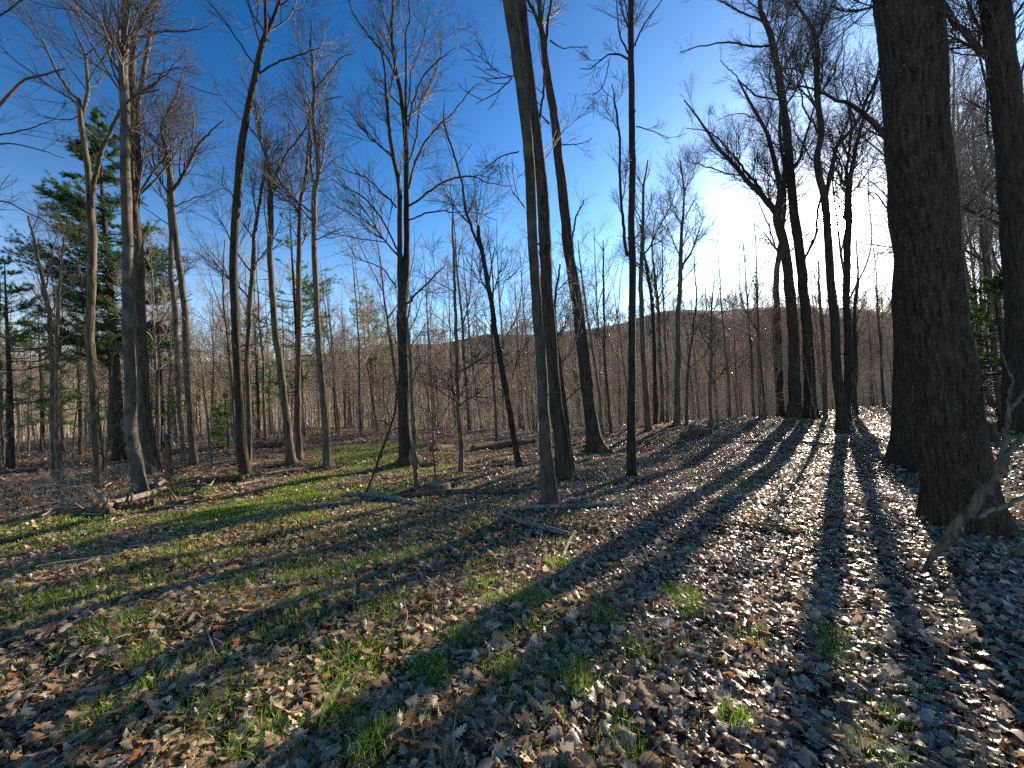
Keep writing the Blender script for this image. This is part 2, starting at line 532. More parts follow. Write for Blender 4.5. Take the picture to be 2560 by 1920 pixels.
BASES = []
def hero(name, label, stems, limbs=(), mat='brown', depth=None, lean=0.0, crown=(14, 90, 420), t1=(.4, .98), seed=0,
         flare=.5, group=None, cat='tree', ext=4.0, k=14, ridges=0, nn=60, up=.08, len1=(.16, .38), ang1=(.4, .95), red=0, twig='twig', thick=1.0, wander=.12, nridge=13, cdrift=.35):
    rng = np.random.default_rng(1000 + seed)
    uv, ws = parse(stems[0])
    if depth is None:
        base, depth = on_ground(*uv[0])
    else:
        p = at(uv[0][0], uv[0][1], depth)
        base = np.array([p[0], p[1], terrain(p[0], p[1])])
    base = base - np.array([0, 0, .06])
    root = empty(name, base, label, cat, group)
    BASES.append((base[0], base[1], ws[0] / 2 / FPX * depth))
    polyP = []; polyR = []
    def world(uv, ws, d0, drift):
        P = []; 
        L_ = np.concatenate([[0], np.cumsum(np.linalg.norm(np.diff(uv, axis=0), axis=1))])
        for (u, v), s in zip(uv, L_):
            P.append(at(u, v, d0 + drift * s / FPX * d0))
        P = np.array(P)
        R = ws / 2 / FPX * (d0 + drift * L_ / FPX * d0)
        return P, R
    stemD = []
    for si, s in enumerate(stems):
        uv, ws = parse(s)
        if si == 0:
            d0 = depth; drift = lean
        else:
            # start where the earlier stems pass this pixel
            best = min(((np.hypot(a - uv[0][0], b - uv[0][1]), d) for (a, b, d) in stemD))
            d0 = best[1]; drift = rng.uniform(-.25, .25)
        P, R = world(uv, ws, d0, drift)
        if si == 0:
            P = np.vstack([base, P]) if depth is not None and np.linalg.norm(P[0] - base) > .25 else np.vstack([base, P[1:]])
            R = np.concatenate([[R[0]], R]) if len(R) < len(P) else R
        L_ = np.concatenate([[0], np.cumsum(np.linalg.norm(np.diff(uv, axis=0), axis=1))])
        uvs = uv
        for i in range(len(uv) - 1):
            for f in np.linspace(0, 1, 8):
                c = uv[i] * (1 - f) + uv[i + 1] * f
                stemD.append((c[0], c[1], d0 + drift * (L_[i] * (1 - f) + L_[i + 1] * f) / FPX * d0))
        if uv[-1][1] < 45 and ext:
            dr = nrm(nrm(P[-1] - P[-2]) + np.array([0, 0, .25]))
            P = np.vstack([P, P[-1] + dr * ext * .5, P[-1] + dr * ext + rng.normal(size=3) * .25])
            R = np.concatenate([R, [R[-1] * .55, .008]])
        n = nn if si == 0 else 40
        P2, R2, ln = resample(P, R, n)
        wob = np.cumsum(rng.normal(size=(n, 3)) * .017 * depth ** .5 / n ** .5 * (0.35 if ridges else 1), axis=0)
        wob -= np.linspace(0, 1, n)[:, None] * wob[-1]
        P2 = P2 + wob * np.array([1, 1, .2])
        me = trunk_mesh("trunk", P2 - base, R2, M[mat], k=k if si == 0 else max(8, k // 2 + 2), rough=.07, flare=flare * 1.5 if si == 0 else 0,
                        seed=seed * 10 + si, cap=True, ridges=ridges, nridge=nridge)
        link("trunk" if si == 0 else "stem", me, root)
        a, b, _ = resample(P2 - base, R2, 24)
        if si == 0: P0, R0 = P2, R2
        if si == 0:                                 # branches leave the upper part only
            i0 = int(t1[0] * 24)
            a, b, _ = resample((P2 - base)[int(t1[0] * n):], R2[int(t1[0] * n):], 24)
        polyP.append(a); polyR.append(b)
    if cat == 'tree' and seed != 36:
        m0, q0, _ = resample(P0 - base, R0, 60)
        for q in range(int(rng.integers(3, 7))):    # dead stubs and short snapped twigs low on the trunk
            i = int(rng.uniform(.12, .6) * 60); a = rng.uniform(0, 6.283)
            d = nrm(np.array([math.cos(a), math.sin(a), rng.uniform(-.1, .7)])); l = rng.uniform(.06, .5) + q0[i]
            S = m0[i] + d[None] * (np.linspace(.2, 1, 6) * l)[:, None] + np.cumsum(rng.normal(size=(6, 3)) * .012, 0)
            r_ = rng.uniform(.006, .016)
            link("stub", trunk_mesh("stub", S, r_ * np.linspace(1.4, .45, 6), M[mat], k=5, seed=q), root)
    for li, s in enumerate(limbs):
        uv, ws = parse(s)
        best = min(((np.hypot(a - uv[0][0], b - uv[0][1]), d) for (a, b, d) in stemD))
        P, R = world(uv, ws * .78, best[1], rng.uniform(-cdrift, cdrift))
        if uv[-1][1] < 30 or uv[-1][0] < 10 or uv[-1][0] > 2550:
            dr = nrm(P[-1] - P[-2])
            P = np.vstack([P, P[-1] + dr * 1.2]); R = np.concatenate([R, [.006]])
        P2, R2, ln = resample(P, R, 26)
        wob = np.cumsum(rng.normal(size=(26, 3)) * .0055 * depth ** .5 * min(1, ln / 3), axis=0)
        wob -= np.linspace(0, 1, 26)[:, None] * wob[-1]
        P2 = P2 + wob
        link("limb", trunk_mesh("limb", P2 - base, R2, M[mat], k=7, rough=.05, seed=seed * 10 + 5 + li), root)
        a, b, _ = resample(P2 - base, R2, 24)
        polyP.append(a); polyR.append(b)
    if crown:
        link("crown", crown_mesh("crown", np.array(polyP), np.array(polyR), rng, int(crown[0] * .9), int(crown[1] * .75), int(crown[2] * 1.0), t1=(.03, .98), len1=len1, ang1=ang1, up=up, red=red, mat=twig, thick=thick, wander=wander), root)
    return root

# --- left side
hero('bare_tree', 'tree standing outside the left edge, only its bare limbs reaching into the picture',
     ['-330,1300,40 -325,1000,34 -318,700,30 -310,400,26 -300,100,20'],
     ['-316,560,15 -160,400,12 0,268,9 50,205,7 110,185,6 165,172,3', '-312,520,10 -150,400,8 0,345,5 60,325,4 140,297,2', '-318,480,9 -120,380,7 0,352,5 80,370,4 160,395,2', '-320,640,10 -150,520,8 0,505,5 90,545,4 150,590,2', '-310,300,10 -150,150,8 0,45,5 60,10,3'],
     'brown', seed=90, crown=(34, 200, 800), t1=(.6, .98), depth=8.0, cdrift=.1)
hero('bare_tree', 'thin forked tree with two bare stems, leftmost in front of the left-hand poles',
     ['136,1201,11 128,887,9 117,758,8 95,640,6 70,540,4'], ['122,820,5 140,740,4 170,660,2', '110,720,5 130,650,4 150,560,2'], 'pale', seed=1, crown=(16, 110, 500), flare=.25)
hero('bare_tree', 'thin pale tree standing right beside the leftmost forked stem',
     ['152,1201,12 146,933,9 144,809,8 150,700,5 160,590,3'], [], 'pale', seed=2, crown=(12, 80, 360), flare=.25)
hero('bare_tree', 'brown tree in front of the tall pine, its trunk splitting below the pine top',
     ['245,1225,21 241,1050,18 233,894,17 228,829,17 231,622,17 223,451,13 213,360,11 207,311,11 200,249,9 181,233,7 150,185,6 119,119,4 67,26,2',
      '231,520,10 241,451,10 254,394,9 270,337,8 298,282,6 330,230,3', '205,300,8 220,244,8 220,197,7 215,140,6 195,95,4 175,40,2'],
     ['215,140,5 250,110,4 300,80,2', '119,119,4 88,112,2', '205,290,4 160,300,3 110,290,2'], 'brown', seed=3, crown=(34, 240, 1100), t1=(.5, .98), flare=.35)
hero('bare_tree', 'grey smooth tree with a crooked foot, nearest of the left group',
     ['352,1238,28 342,1167,27 325,1069,24 328,992,24 321,856,24 317,700,23 316,570,21 311,311,19 308,171,18 314,78,15 311,0,13'],
     ['318,260,6 350,235,5 400,190,4 450,165,2', '305,190,6 280,150,5 262,100,4 258,60,2', '310,120,6 340,90,5 372,30,3'], 'grey', seed=4, crown=(30, 220, 1000), t1=(.55, .98), flare=.3, lean=-.03, k=18)
hero('bare_tree', 'brown ridged tree right behind the grey crooked one, parting into two upright stems',
     ['378,1184,32 362,1050,26 352,894,25 345,778,24 337,570,20 330,480,15 325,363,14 327,249,14 332,104,13 342,67,11 373,16,8 388,0,7',
      '337,560,14 345,440,14 345,363,14 347,259,12 358,197,10 371,109,9 381,52,6 390,10,4'],
     ['345,92,8 400,75,7 470,68,5 540,55,2', '358,200,5 400,185,4 470,215,3 560,240,2', '350,240,7 385,215,6 420,175,5 470,120,2', '330,240,6 400,225,4'],
     'brown', seed=5, crown=(36, 260, 1200), t1=(.6, .98), flare=.35, k=18)
hero('bare_tree', 'mid brown tree leaning left with a wide goblet crown, left of the gap of sky',
     ['485,1163,17 472,1011,15 461,856,15 456,778,14 443,648,13 430,518,12 425,441,11 410,363,8 402,321,7 415,280,6 440,230,4 460,170,2',
      '428,480,8 456,441,8 482,394,7 498,358,6 524,332,4 560,300,2'],
     ['470,400,5 480,340,4 478,280,3 470,240,1', '425,430,5 430,370,4 425,300,2', '432,520,4 480,495,3 560,470,1.5'],
     'brown', seed=6, crown=(44, 300, 1300), t1=(.55, .98), flare=.4)
hero('bare_tree', 'slim sunlit tree half hidden behind the leaning goblet crowned tree',
     ['457,1108,11 440,856,11 428,700,11 425,560,9 420,470,7 428,380,4'], [], 'pale', depth=14.5, seed=7, crown=(18, 140, 640), t1=(.5, .98))
hero('bare_tree', 'tall dark tree leaning right towards the top, forking high above the log pile',
     ['614,1190,22 603,1050,20 595,856,18 594,778,18 591,648,18 601,492,17 609,363,16 622,285,15 643,187,14 658,104,12 674,67,11 695,10,8',
      '656,115,9 661,60,8 661,0,7'],
     ['643,187,7 674,166,6 715,145,5 762,135,4 800,120,2', '596,523,4 580,490,4 557,461,3 559,415,2', '640,165,5 600,110,5 560,50,4 510,0,3', '670,100,5 640,50,5 618,0,4', '690,20,5 720,0,4'],
     'dark', seed=8, crown=(32, 240, 1100), t1=(.6, .98), flare=.35, k=18)
hero('bare_tree', 'thin wavy tree just right of the tall dark leaning tree',
     ['620,1160,12 620,933,11 630,700,10 630,674,10 632,591,9 643,518,7 661,415,6 665,330,3'], ['632,595,5 615,570,4 600,555,3 590,500,2'], 'brown', seed=9, crown=(20, 160, 750), t1=(.45, .98), depth=12.5)
hero('bare_tree', 'brown tree leaning left beside the small pine, forked at half height',
     ['730,1160,21 719,1069,18 700,894,16 692,829,15 679,648,13 679,492,12 674,415,9 653,352,7 648,311,6 638,250,4 630,190,2',
      '679,470,8 690,440,7 720,384,6 746,352,5 770,310,3 780,270,2'], ['720,384,4 722,330,4 715,280,2', '655,355,4 625,320,3 615,270,2'],
     'brown', seed=10, crown=(28, 170, 700), t1=(.5, .98), flare=.5)
hero('bare_tree', 'straight brown tree between two leaning ones, in front of the small pine',
     ['748,1151,15 744,933,13 744,700,12 746,829,12 749,622,11 752,518,9 767,430,7 772,337,6 775,250,3'.replace('744,700,12 746,829,12', '745,829,12 746,700,12')],
     ['750,540,5 730,480,4 712,400,2', '765,440,4 790,400,3 805,340,2'], 'brown', seed=11, crown=(24, 160, 650), t1=(.5, .98), flare=.5)
hero('bare_tree', 'sunlit brown tree at the left edge of the grass track, with pale upper limbs',
     ['822,1168,21 816,1050,17 801,894,15 798,829,14 788,570,13 788,482,12 796,441,10 790,363,9 780,285,9 785,228,8 778,156,6 775,104,4 780,50,2',
      '788,490,7 772,430,7 770,390,6 775,330,4'],
     ['785,228,6 809,197,5 850,155,4 890,130,2', '783,280,4 820,250,4 860,240,2', '795,440,4 830,400,3 860,385,2', '778,170,4 750,130,3 745,70,2', '792,600,4 830,580,3 860,570,2', '772,430,3 745,370,2'],
     'pale', seed=12, crown=(46, 340, 1500), t1=(.5, .98), flare=.5)
# --- centre
hero('bare_tree', 'broad double stemmed tree with fan shaped crown, mounded foot beside the grass track',
     ['1017,1162,34 1011,1050,29 1009,894,28 1005,829,28 1008,726,26 1016,622,15 1015,467,14 1013,337,13 1000,233,10 987,181,9 974,78,7 977,0,5',
      '1003,740,15 998,622,14 995,467,12 987,415,11 974,337,9 967,259,8 964,197,6 950,120,4 930,60,2'],
     ['1013,350,8 1010,233,7 1008,93,6 1021,41,5 1021,0,3', '1016,340,6 1042,249,6 1068,181,5 1099,145,4 1140,119,2', '1022,470,7 1047,384,7 1083,327,6 1125,275,5 1171,228,4 1210,200,2',
      '1026,518,7 1068,487,7 1120,456,6 1171,443,5 1223,456,3 1280,467,2', '1024,550,5 1073,529,5 1161,529,3 1240,550,2', '992,520,6 954,477,5 917,446,4 860,425,3 830,400,1',
      '980,390,5 938,358,5 897,311,4 855,264,2', '990,622,6 959,560,5 923,513,5 891,482,4 850,461,3 820,440,1', '1021,757,7 1068,710,6 1099,674,4 1120,640,2', '988,720,6 954,669,4 891,643,3 866,601,2',
      '985,180,7 928,104,7 891,52,5 873,10,4', '1016,420,6 1040,340,6 1055,240,5 1090,160,4 1110,60,2', '1000,240,6 985,120,5 955,20,4', '1013,300,5 1030,180,4 1060,90,3 1075,10,2'],
     'dark', seed=13, crown=(70, 620, 3200), t1=(.45, .98), flare=1.1, k=20, len1=(.15, .36), cdrift=.6)
hero('sapling', 'thin straight sapling with level side twigs, between the double tree and the leaning snapped one',
     ['1153,1184,13 1151,1050,11 1145,894,9 1138,700,7 1135,622,6 1133,560,4 1135,500,2'],
     ['1150,950,3 1080,920,2 1020,925,1', '1147,930,3 1200,900,2 1250,870,1', '1143,840,3 1090,790,2 1050,775,1', '1142,830,3 1190,790,2 1215,760,1'], 'brown', seed=14, crown=(40, 240, 700), t1=(.2, .98), up=.03, ang1=(.8, 1.4), len1=(.12, .26), flare=.2)
hero('leaning_tree', 'leaning tree with a snapped top and one side shoot carrying on upward',
     ['1299,1170,16 1278,1050,14 1250,894,14 1223,719,12 1202,622,11 1195,591,10 1196,565,7',
      '1200,622,7 1166,529,7 1156,467,6 1140,415,5 1117,337,5 1109,301,4 1112,250,2'], ['1223,720,4 1195,700,3 1165,640,2', '1278,950,4 1300,880,3 1330,840,2', '1140,415,3 1180,360,2'], 'dark', seed=15, crown=(16, 110, 480), t1=(.55, .98), flare=.25)
hero('sapling', 'thin leaning pole propped against the double stemmed tree',
     ['912,1235,6 947,1147,6 978,1050,5 998,953,4 1017,887,3'], [], 'dark', seed=16, crown=(5, 16, 40), flare=0)
hero('sapling', 'thin crooked sapling just right of the double stemmed tree',
     ['1041,1223,10 1035,1089,9 1025,914,7 1021,817,6 1026,740,3'], [], 'brown', seed=17, crown=(10, 50, 180), flare=.2)
hero('sapling', 'very thin sapling rising behind the low sawn stump',
     ['1089,1203,5 1083,1089,4 1068,992,3 1050,930,2'], [], 'pale', seed=18, crown=(8, 30, 90), flare=0)
hero('bare_tree', 'grey mottled tree nearest in the middle, rising between fallen logs',
     ['1375,1262,42 1363,1128,31 1352,972,28 1342,817,26 1337,700,25 1332,622,25 1319,415,25 1301,259,26 1283,104,31 1270,0,34'],
     ['1292,190,4 1240,195,3 1180,190,1.5', '1297,378,5 1260,385,4 1225,410,3 1180,450,1.5', '1280,195,5 1245,230,4 1190,260,2', '1312,520,4 1285,485,3 1280,480,2'], 'grey', seed=19, crown=(16, 90, 380), t1=(.7, .98), flare=.3, lean=-.16, k=24, nn=90)
hero('bare_tree', 'dark tree close behind the grey mottled one, moss at its foot',
     ['1412,1190,40 1398,1050,34 1383,894,33 1374,778,32 1368,622,31 1353,415,29 1332,259,28 1311,104,28 1304,0,29'],
     ['1357,480,8 1349,350,9 1361,207,7 1363,155,5'], 'dark', seed=20, crown=(14, 80, 340), t1=(.75, .98), flare=.35, lean=-.1, k=24, nn=90)
hero('bare_tree', 'dark leaning tree with a mossy flared foot, right of the middle pair',
     ['1493,1134,34 1480,1050,30 1460,894,29 1446,780,27 1425,648,26 1410,518,25 1392,363,22 1379,259,20 1363,145,17 1352,60,13 1348,0,11',
      '1362,140,10 1353,78,10 1337,30,8 1322,0,7', '1364,150,9 1368,104,8 1376,52,7 1384,0,6'],
     ['1374,310,6 1360,295,5 1350,280,4', '1425,650,7 1437,560,6 1460,500,4', '1376,100,5 1410,120,3 1470,118,2', '1392,365,4 1440,358,3 1480,345,2'], 'dark', seed=21, crown=(26, 180, 850), t1=(.7, .98), flare=1.3, k=22, nn=80)
hero('bare_tree', 'slim dark tree showing between the two dark trunks of the middle group',
     ['1432,1165,13 1418,1050,12 1402,933,11 1396,860,10 1388,760,7 1400,660,4'], ['1418,1000,4 1460,960,3'], 'dark', seed=22, crown=(12, 80, 300), depth=9.6)
hero('bare_tree', 'straight slender dark tree standing alone right of the middle group',
     ['1581,1192,25 1579,1050,20 1581,894,18 1583,700,17 1581,518,16 1581,259,15 1580,0,14', '1568,638,8 1555,492,7 1547,363,6 1542,280,5 1530,210,2'],
     ['1574,150,7 1555,140,6 1524,140,5 1498,155,4 1472,171,3 1450,172,2', '1571,135,6 1550,88,5 1545,50,4 1540,0,3', '1588,115,6 1602,67,5 1628,31,4 1655,0,3', '1590,317,4 1628,327,3 1670,345,2', '1525,145,3 1510,210,3 1480,240,2'], 'dark', seed=23, crown=(34, 280, 1350), t1=(.5, .98), flare=.3, k=16, len1=(.1, .24))
hero('bare_tree', 'brown tree with reddish twigs just right of the slender dark tree',
     ['1622,1077,16 1612,972,13 1606,817,12 1602,700,11 1604,600,9 1606,480,6 1620,400,3'], ['1606,650,6 1640,590,5 1680,500,3 1700,440,2', '1605,560,4 1580,500,3'], 'brown', seed=24, crown=(36, 300, 1400), t1=(.5, .98), red=1)
hero('bare_tree', 'thin tree with a bent top, second right of the slender dark tree',
     ['1640,1062,11 1638,900,10 1630,760,9 1612,640,6 1600,560,3'], [], 'dark', seed=25, crown=(18, 120, 560), t1=(.4, .98), depth=20)
hero('bare_tree', 'thin upright tree in the middle of the bright gap, forked at the hill line',
     ['1657,1058,10 1655,972,9 1647,778,8 1639,700,7 1630,620,4 1640,530,2'], [], 'brown', seed=26, crown=(20, 140, 640), t1=(.4, .98))
hero('bare_tree', 'lone straight tree against the bright sky, rooted at the crest left of the sun',
     ['1692,1062,15 1694,894,12 1698,674,10 1700,600,8 1708,500,5 1700,400,3'], ['1698,690,5 1730,620,4 1760,540,2', '1698,640,4 1670,570,3 1650,510,2', '1702,560,4 1735,500,3'], 'brown', seed=27, crown=(40, 340, 1650), t1=(.5, .98))
# --- right
hero('bare_tree', 'dark tree left of the sun, its limbs sweeping far out to the left',
     ['1984,1047,27 1980,894,24 1979,829,23 1972,726,22 1962,622,20 1944,544,20 1951,467,12 1928,363,10 1907,311,8 1871,249,6 1845,200,3',
      '1940,535,13 1907,492,12 1856,441,10 1804,384,8 1752,311,5 1710,250,3', '1955,500,9 1960,420,8 1950,330,7 1955,240,5 1940,160,3'],
     ['1925,505,8 1871,430,8 1819,373,6 1770,330,4 1715,320,2', '1850,440,5 1780,420,4 1710,400,2', '1907,311,4 1850,290,3 1790,300,2', '1915,330,5 1930,260,4 1900,180,2'],
     'dark', seed=28, crown=(80, 850, 4800), thick=1.1, t1=(.58, .98), flare=.5, k=18, len1=(.12, .32), cdrift=.6)
hero('bare_tree', 'dark tall tree left of the sun, its single stem running up to the picture top',
     ['2025,1047,26 2019,894,23 2015,829,22 2004,674,21 1992,570,20 1981,467,19 1972,363,18 1954,233,17 1933,119,14 1918,67,12 1902,31,11 1899,0,9'],
     ['2003,670,8 2032,591,7 2042,518,6 2075,440,4', '1930,115,8 1876,117,6 1804,109,5 1700,130,3', '1905,52,7 1866,36,6 1804,10,5 1750,0,4', '1978,440,9 2010,380,8 2030,300,6 2060,220,4 2090,150,2', '1960,280,7 2000,200,6 2020,110,4 2040,20,2', '1955,250,6 1890,230,5 1830,180,3 1800,150,2', '1950,210,5 1960,120,4 1950,30,3'],
     'dark', seed=29, crown=(80, 850, 4800), thick=1.1, t1=(.55, .98), flare=.5, k=18, len1=(.12, .3), cdrift=.6)
hero('bare_tree', 'dark trunk half hidden on the left side of the pair beside the sun',
     ['1954,1042,17 1948,894,15 1945,760,14 1943,700,13 1955,600,12 1962,500,9 1965,400,6 1958,300,3'], ['1950,640,5 1920,560,4 1890,480,2'], 'dark', seed=30, crown=(30, 240, 1200), t1=(.5, .98))
hero('bare_tree', 'dark tree whose trunk crosses the sun, standing forward of the crest',
     ['2106,1079,23 2092,933,20 2080,778,19 2077,752,18 2067,596,17 2058,492,16 2042,404,14 2053,337,13 2042,233,12 2042,119,10 2027,67,8 2001,26,6 1985,0,5',
      '2062,500,10 2078,415,10 2094,363,9 2141,311,8 2167,249,7 2198,181,5 2220,110,3'],
     ['2050,340,6 2010,280,5 1990,200,4 1995,120,2', '2094,363,5 2110,280,4 2100,200,3 2110,110,2', '2044,240,5 2090,170,4 2110,70,3', '2042,405,5 2000,350,4 1970,270,2', '2141,311,5 2130,240,4 2150,160,2'],
     'dark', seed=31, crown=(80, 850, 4800), thick=1.1, t1=(.55, .98), flare=.5, k=18, len1=(.1, .26), cdrift=.6)
hero('bare_tree', 'dark tree directly under the sun on its right edge, opening like a vase',
     ['2119,1036,16 2117,856,14 2116,726,14 2118,640,14 2120,570,15 2122,467,14 2128,430,10 2141,363,8 2156,311,7 2185,230,5 2200,140,2',
      '2120,480,7 2116,430,7 2125,340,5 2120,250,3'], ['2118,470,6 2098,455,6 2089,415,5 2075,350,3 2060,300,2', '2141,363,5 2180,340,4 2210,300,2'], 'dark', seed=32, crown=(56, 560, 3200), thick=1.1, t1=(.5, .98), depth=18.5)
hero('sapling', 'thin grey stem between the sun trunk and the dark pair at the crest',
     ['2062,1046,10 2058,856,8 2050,739,6 2045,650,3'], [], 'brown', seed=33, crown=(14, 80, 300), flare=.2)
hero('sapling', 'thin dark stem right of the vase shaped tree, many short side twigs',
     ['2139,1040,11 2139,875,9 2139,778,7 2145,680,4 2140,600,2'], [], 'dark', seed=34, crown=(22, 120, 420), flare=.2, t1=(.2, .98))
hero('bare_tree', 'thick dark trunk with a flared foot, behind the nearest oak on the right',
     ['2300,1163,88 2294,1089,84 2290,894,80 2287,700,78 2272,518,76 2259,259,74 2246,0,64'],
     ['2240,440,18 2205,350,16 2165,305,14 2080,250,9 2000,215,5', '2226,430,4 2200,400,3 2180,410,1.5', '2300,620,5 2180,610,3 2140,600,1.5', '2240,545,5 2200,490,4 2175,480,2'],
     'oak', seed=35, crown=(26, 200, 950), t1=(.6, .98), flare=.55, k=80, nn=260, lean=.02, ridges=.014, ext=6, nridge=11)
hero('bare_tree', 'huge oak trunk in the right foreground, largest and nearest tree',
     ['2404,1318,126 2396,1205,119 2373,1089,114 2357,933,110 2340,817,110 2328,700,110 2306,518,114 2289,259,116 2263,0,116'],
     [], 'oak', seed=36, crown=None, flare=.22, k=110, nn=420, lean=-.02, ridges=.017, ext=7, nridge=13)
hero('bare_tree', 'thick dark tree at the right edge, one heavy limb rising to the left',
     ['2556,1050,66 2558,880,60 2550,674,56 2529,363,56 2509,181,52 2485,0,50'],
     ['2468,140,20 2426,98,18 2384,47,15 2358,0,12', '2505,100,12 2530,50,10 2560,10,8', '2520,300,5 2470,330,4 2400,350,2', '2540,560,5 2480,520,4 2420,540,2'], 'dark', seed=37, crown=(60, 520, 2600), t1=(.5, .98), flare=.4, k=40, nn=120, depth=11.5, ridges=.008)
# ------------------------------------------------------------------ pines
def blades(centers, dirs, lengths, width, per, spread, rng, cols, twist=True):
    """needle tufts: `per` thin blades round each direction"""
    n = len(centers)
    c = np.repeat(centers, per, 0); d = np.repeat(dirs, per, 0); l = np.repeat(lengths, per) * rng.uniform(.7, 1.15, n * per)
    d = nrm(d + rng.normal(size=c.shape) * spread)
    s = nrm(np.cross(d, rng.normal(size=c.shape)))
    tip = c + d * l[:, None]
    w = width * rng.uniform(.7, 1.3, len(c))[:, None]
    V = np.stack([c - s * w / 2, c + s * w / 2, tip], 1).reshape(-1, 3)
    F = np.arange(len(V)).reshape(-1, 3)
    col = np.repeat(cols, per, 0) * rng.uniform(.75, 1.25, (n * per, 1))
    return V, F, np.repeat(col, 3, 0)

def pine_parts(height, r0, rng, z0=.25, width=.30, nb=70, per=14, ln=.15, wd=.016, col=(.035, .075, .022), lean=(0, 0), dens=1.0, sparse=0.0):
    n = 30
    t = np.linspace(0, 1, n)
    P = np.stack([lean[0] * t + .06 * np.sin(t * 5), lean[1] * t, height * t], 1)
    R = r0 * (1 - t) ** .9 + .012
    tr = trunk_mesh("trunk", P, R, M['dark'], k=12, rough=.05, flare=.3, seed=int(rng.integers(1e6)))
    h = np.sort(rng.uniform(z0, .985, nb))
    az = rng.uniform(0, 6.283, nb)
    prof = np.interp(h, [z0, z0 + (1 - z0) * .25, z0 + (1 - z0) * .55, 1], [.7, 1, .7, .06])
    Lb = width * height * prof * rng.uniform(.5, 1.15, nb)
    npt = 9
    tt = np.linspace(0, 1, npt)
    base = np.stack([np.interp(h, t, P[:, 0]), np.interp(h, t, P[:, 1]), h * height], 1)
    dx = np.stack([np.cos(az), np.sin(az)], 1)
    BP = np.zeros((nb, npt, 3))
    BP[:, :, :2] = base[:, None, :2] + dx[:, None, :] * (Lb[:, None] * tt)[:, :, None]
    rise = np.interp(h, [z0, 1], [-.05, .55]) + rng.normal(size=nb) * .08
    BP[:, :, 2] = base[:, None, 2] + Lb[:, None] * (rise[:, None] * tt + .12 * tt ** 2.5 - .1 * np.sin(tt * 3.1) * (1 - h[:, None]))
    BP[:, 1:] += np.cumsum(rng.normal(size=(nb, npt - 1, 3)) * .02 * Lb[:, None, None], 1)
    BR = np.maximum(Lb[:, None] * .016 * (1 - tt) + .004, .004)
    S, SR = children(BP, BR, int(nb * 9 * dens), rng, (.25, 1), (.18, .42), 5, (.4, 1.0), .05, .15, .6, .003, flat=.7)
    V1, F1 = tubes(BP, BR, 5); V2, F2 = tubes(S, SR, 3)
    br = mesh_from("crown", np.vstack([V1, V2]), np.vstack([F1, F2 + len(V1)]), M['twig'])
    pts = S[:, 1:].reshape(-1, 3); drs = nrm(np.gradient(S, axis=1))[:, 1:].reshape(-1, 3)
    tips = BP[:, -3:].reshape(-1, 3); dt = nrm(np.gradient(BP, axis=1))[:, -3:].reshape(-1, 3)
    pts = np.vstack([pts, tips]); drs = np.vstack([drs, dt])
    if sparse:
        kx = rng.uniform(size=len(pts)) > sparse
        pts, drs = pts[kx], drs[kx]
    base_c = 1.5 * np.array(col) * rng.uniform(.55, 1.5, (len(pts), 1))
    V, F, c = blades(pts, nrm(drs + np.array([0, 0, .25])), np.full(len(pts), ln), wd, per, .55, rng, base_c)
    fo = mesh_from("foliage", V, F, M['needle'], smooth_=False, tint=np.clip(c, 0, 1))
    return tr, br, fo

def pine(label, loc, group=None, name='pine_tree', rz=0, **kw):
    rng = np.random.default_rng(kw.pop('seed'))
    tr, br, fo = pine_parts(rng=rng, **kw)
    e = empty(name, loc, label, 'pine tree', group)
    e.rotation_euler = (0, 0, rz)
    link("trunk", tr, e); link("crown", br, e); link("foliage", fo, e)
    return e

def floor_at(u, depth):
    p = at(u, 900, depth)
    return np.array([p[0], p[1], float(terrain(p[0], p[1])) - .08])

p = floor_at(292, 19.5)
pine('tall dark pine rising behind the grey and brown trees on the left', p, height=17.4, r0=.24, z0=.28, width=.15, nb=160, per=26, ln=.17, wd=.013, seed=51, col=(.026, .056, .02), dens=2.3, lean=(-.6, 0))
pine('small light green pine behind the three brown trees left of the track', floor_at(742, 20.0), height=12.5, r0=.13, z0=.22, width=.19, nb=60, per=20, ln=.15, wd=.011, seed=52, col=(.065, .125, .03), dens=.8, sparse=.15)
pine('bushy pine at the left picture edge with soft green sprays', floor_at(20, 18.0), height=9.5, r0=.12, z0=.25, width=.24, nb=60, per=20, ln=.16, wd=.011, seed=53, col=(.05, .10, .03), dens=.8)
pine('low pine with light green sprays right of the tall dark pine foot', floor_at(400, 20.0), height=7.5, r0=.09, z0=.25, width=.26, nb=40, per=19, ln=.16, wd=.011, seed=54, col=(.06, .12, .03), dens=.7, sparse=.2)
pine('small green pine low in the wood left of the tall dark pine', floor_at(195, 22.0), height=8.0, r0=.1, z0=.2, width=.25, nb=45, per=19, ln=.17, wd=.011, seed=55, col=(.05, .10, .03), dens=.7, sparse=.1)
pine('young bright green pine in the gap between the left trees', floor_at(562, 21.0), height=2.9, r0=.04, z0=.08, width=.32, nb=40, per=20, ln=.14, wd=.011, seed=56, col=(.07, .14, .03), dens=.7)
pine('pale green pine spray showing between the leftmost forked stem and the brown split tree', floor_at(100, 25.0), height=9.0, r0=.1, z0=.22, width=.25, nb=48, per=19, ln=.17, wd=.012, seed=61, col=(.065, .12, .03), dens=.9)
pine('young pine with thin level boughs right behind the brown tree leaning left', floor_at(640, 25.0), height=8.5, r0=.09, z0=.2, width=.22, nb=44, per=18, ln=.16, wd=.011, seed=62, col=(.07, .13, .03), dens=.8, sparse=.15)
pine('distant olive pine on the slope left of the double stemmed tree', floor_at(925, 42.0), height=15.5, r0=.16, z0=.35, width=.2, nb=60, per=10, ln=.26, wd=.035, seed=57, col=(.055, .085, .03), dens=.8, sparse=.2)
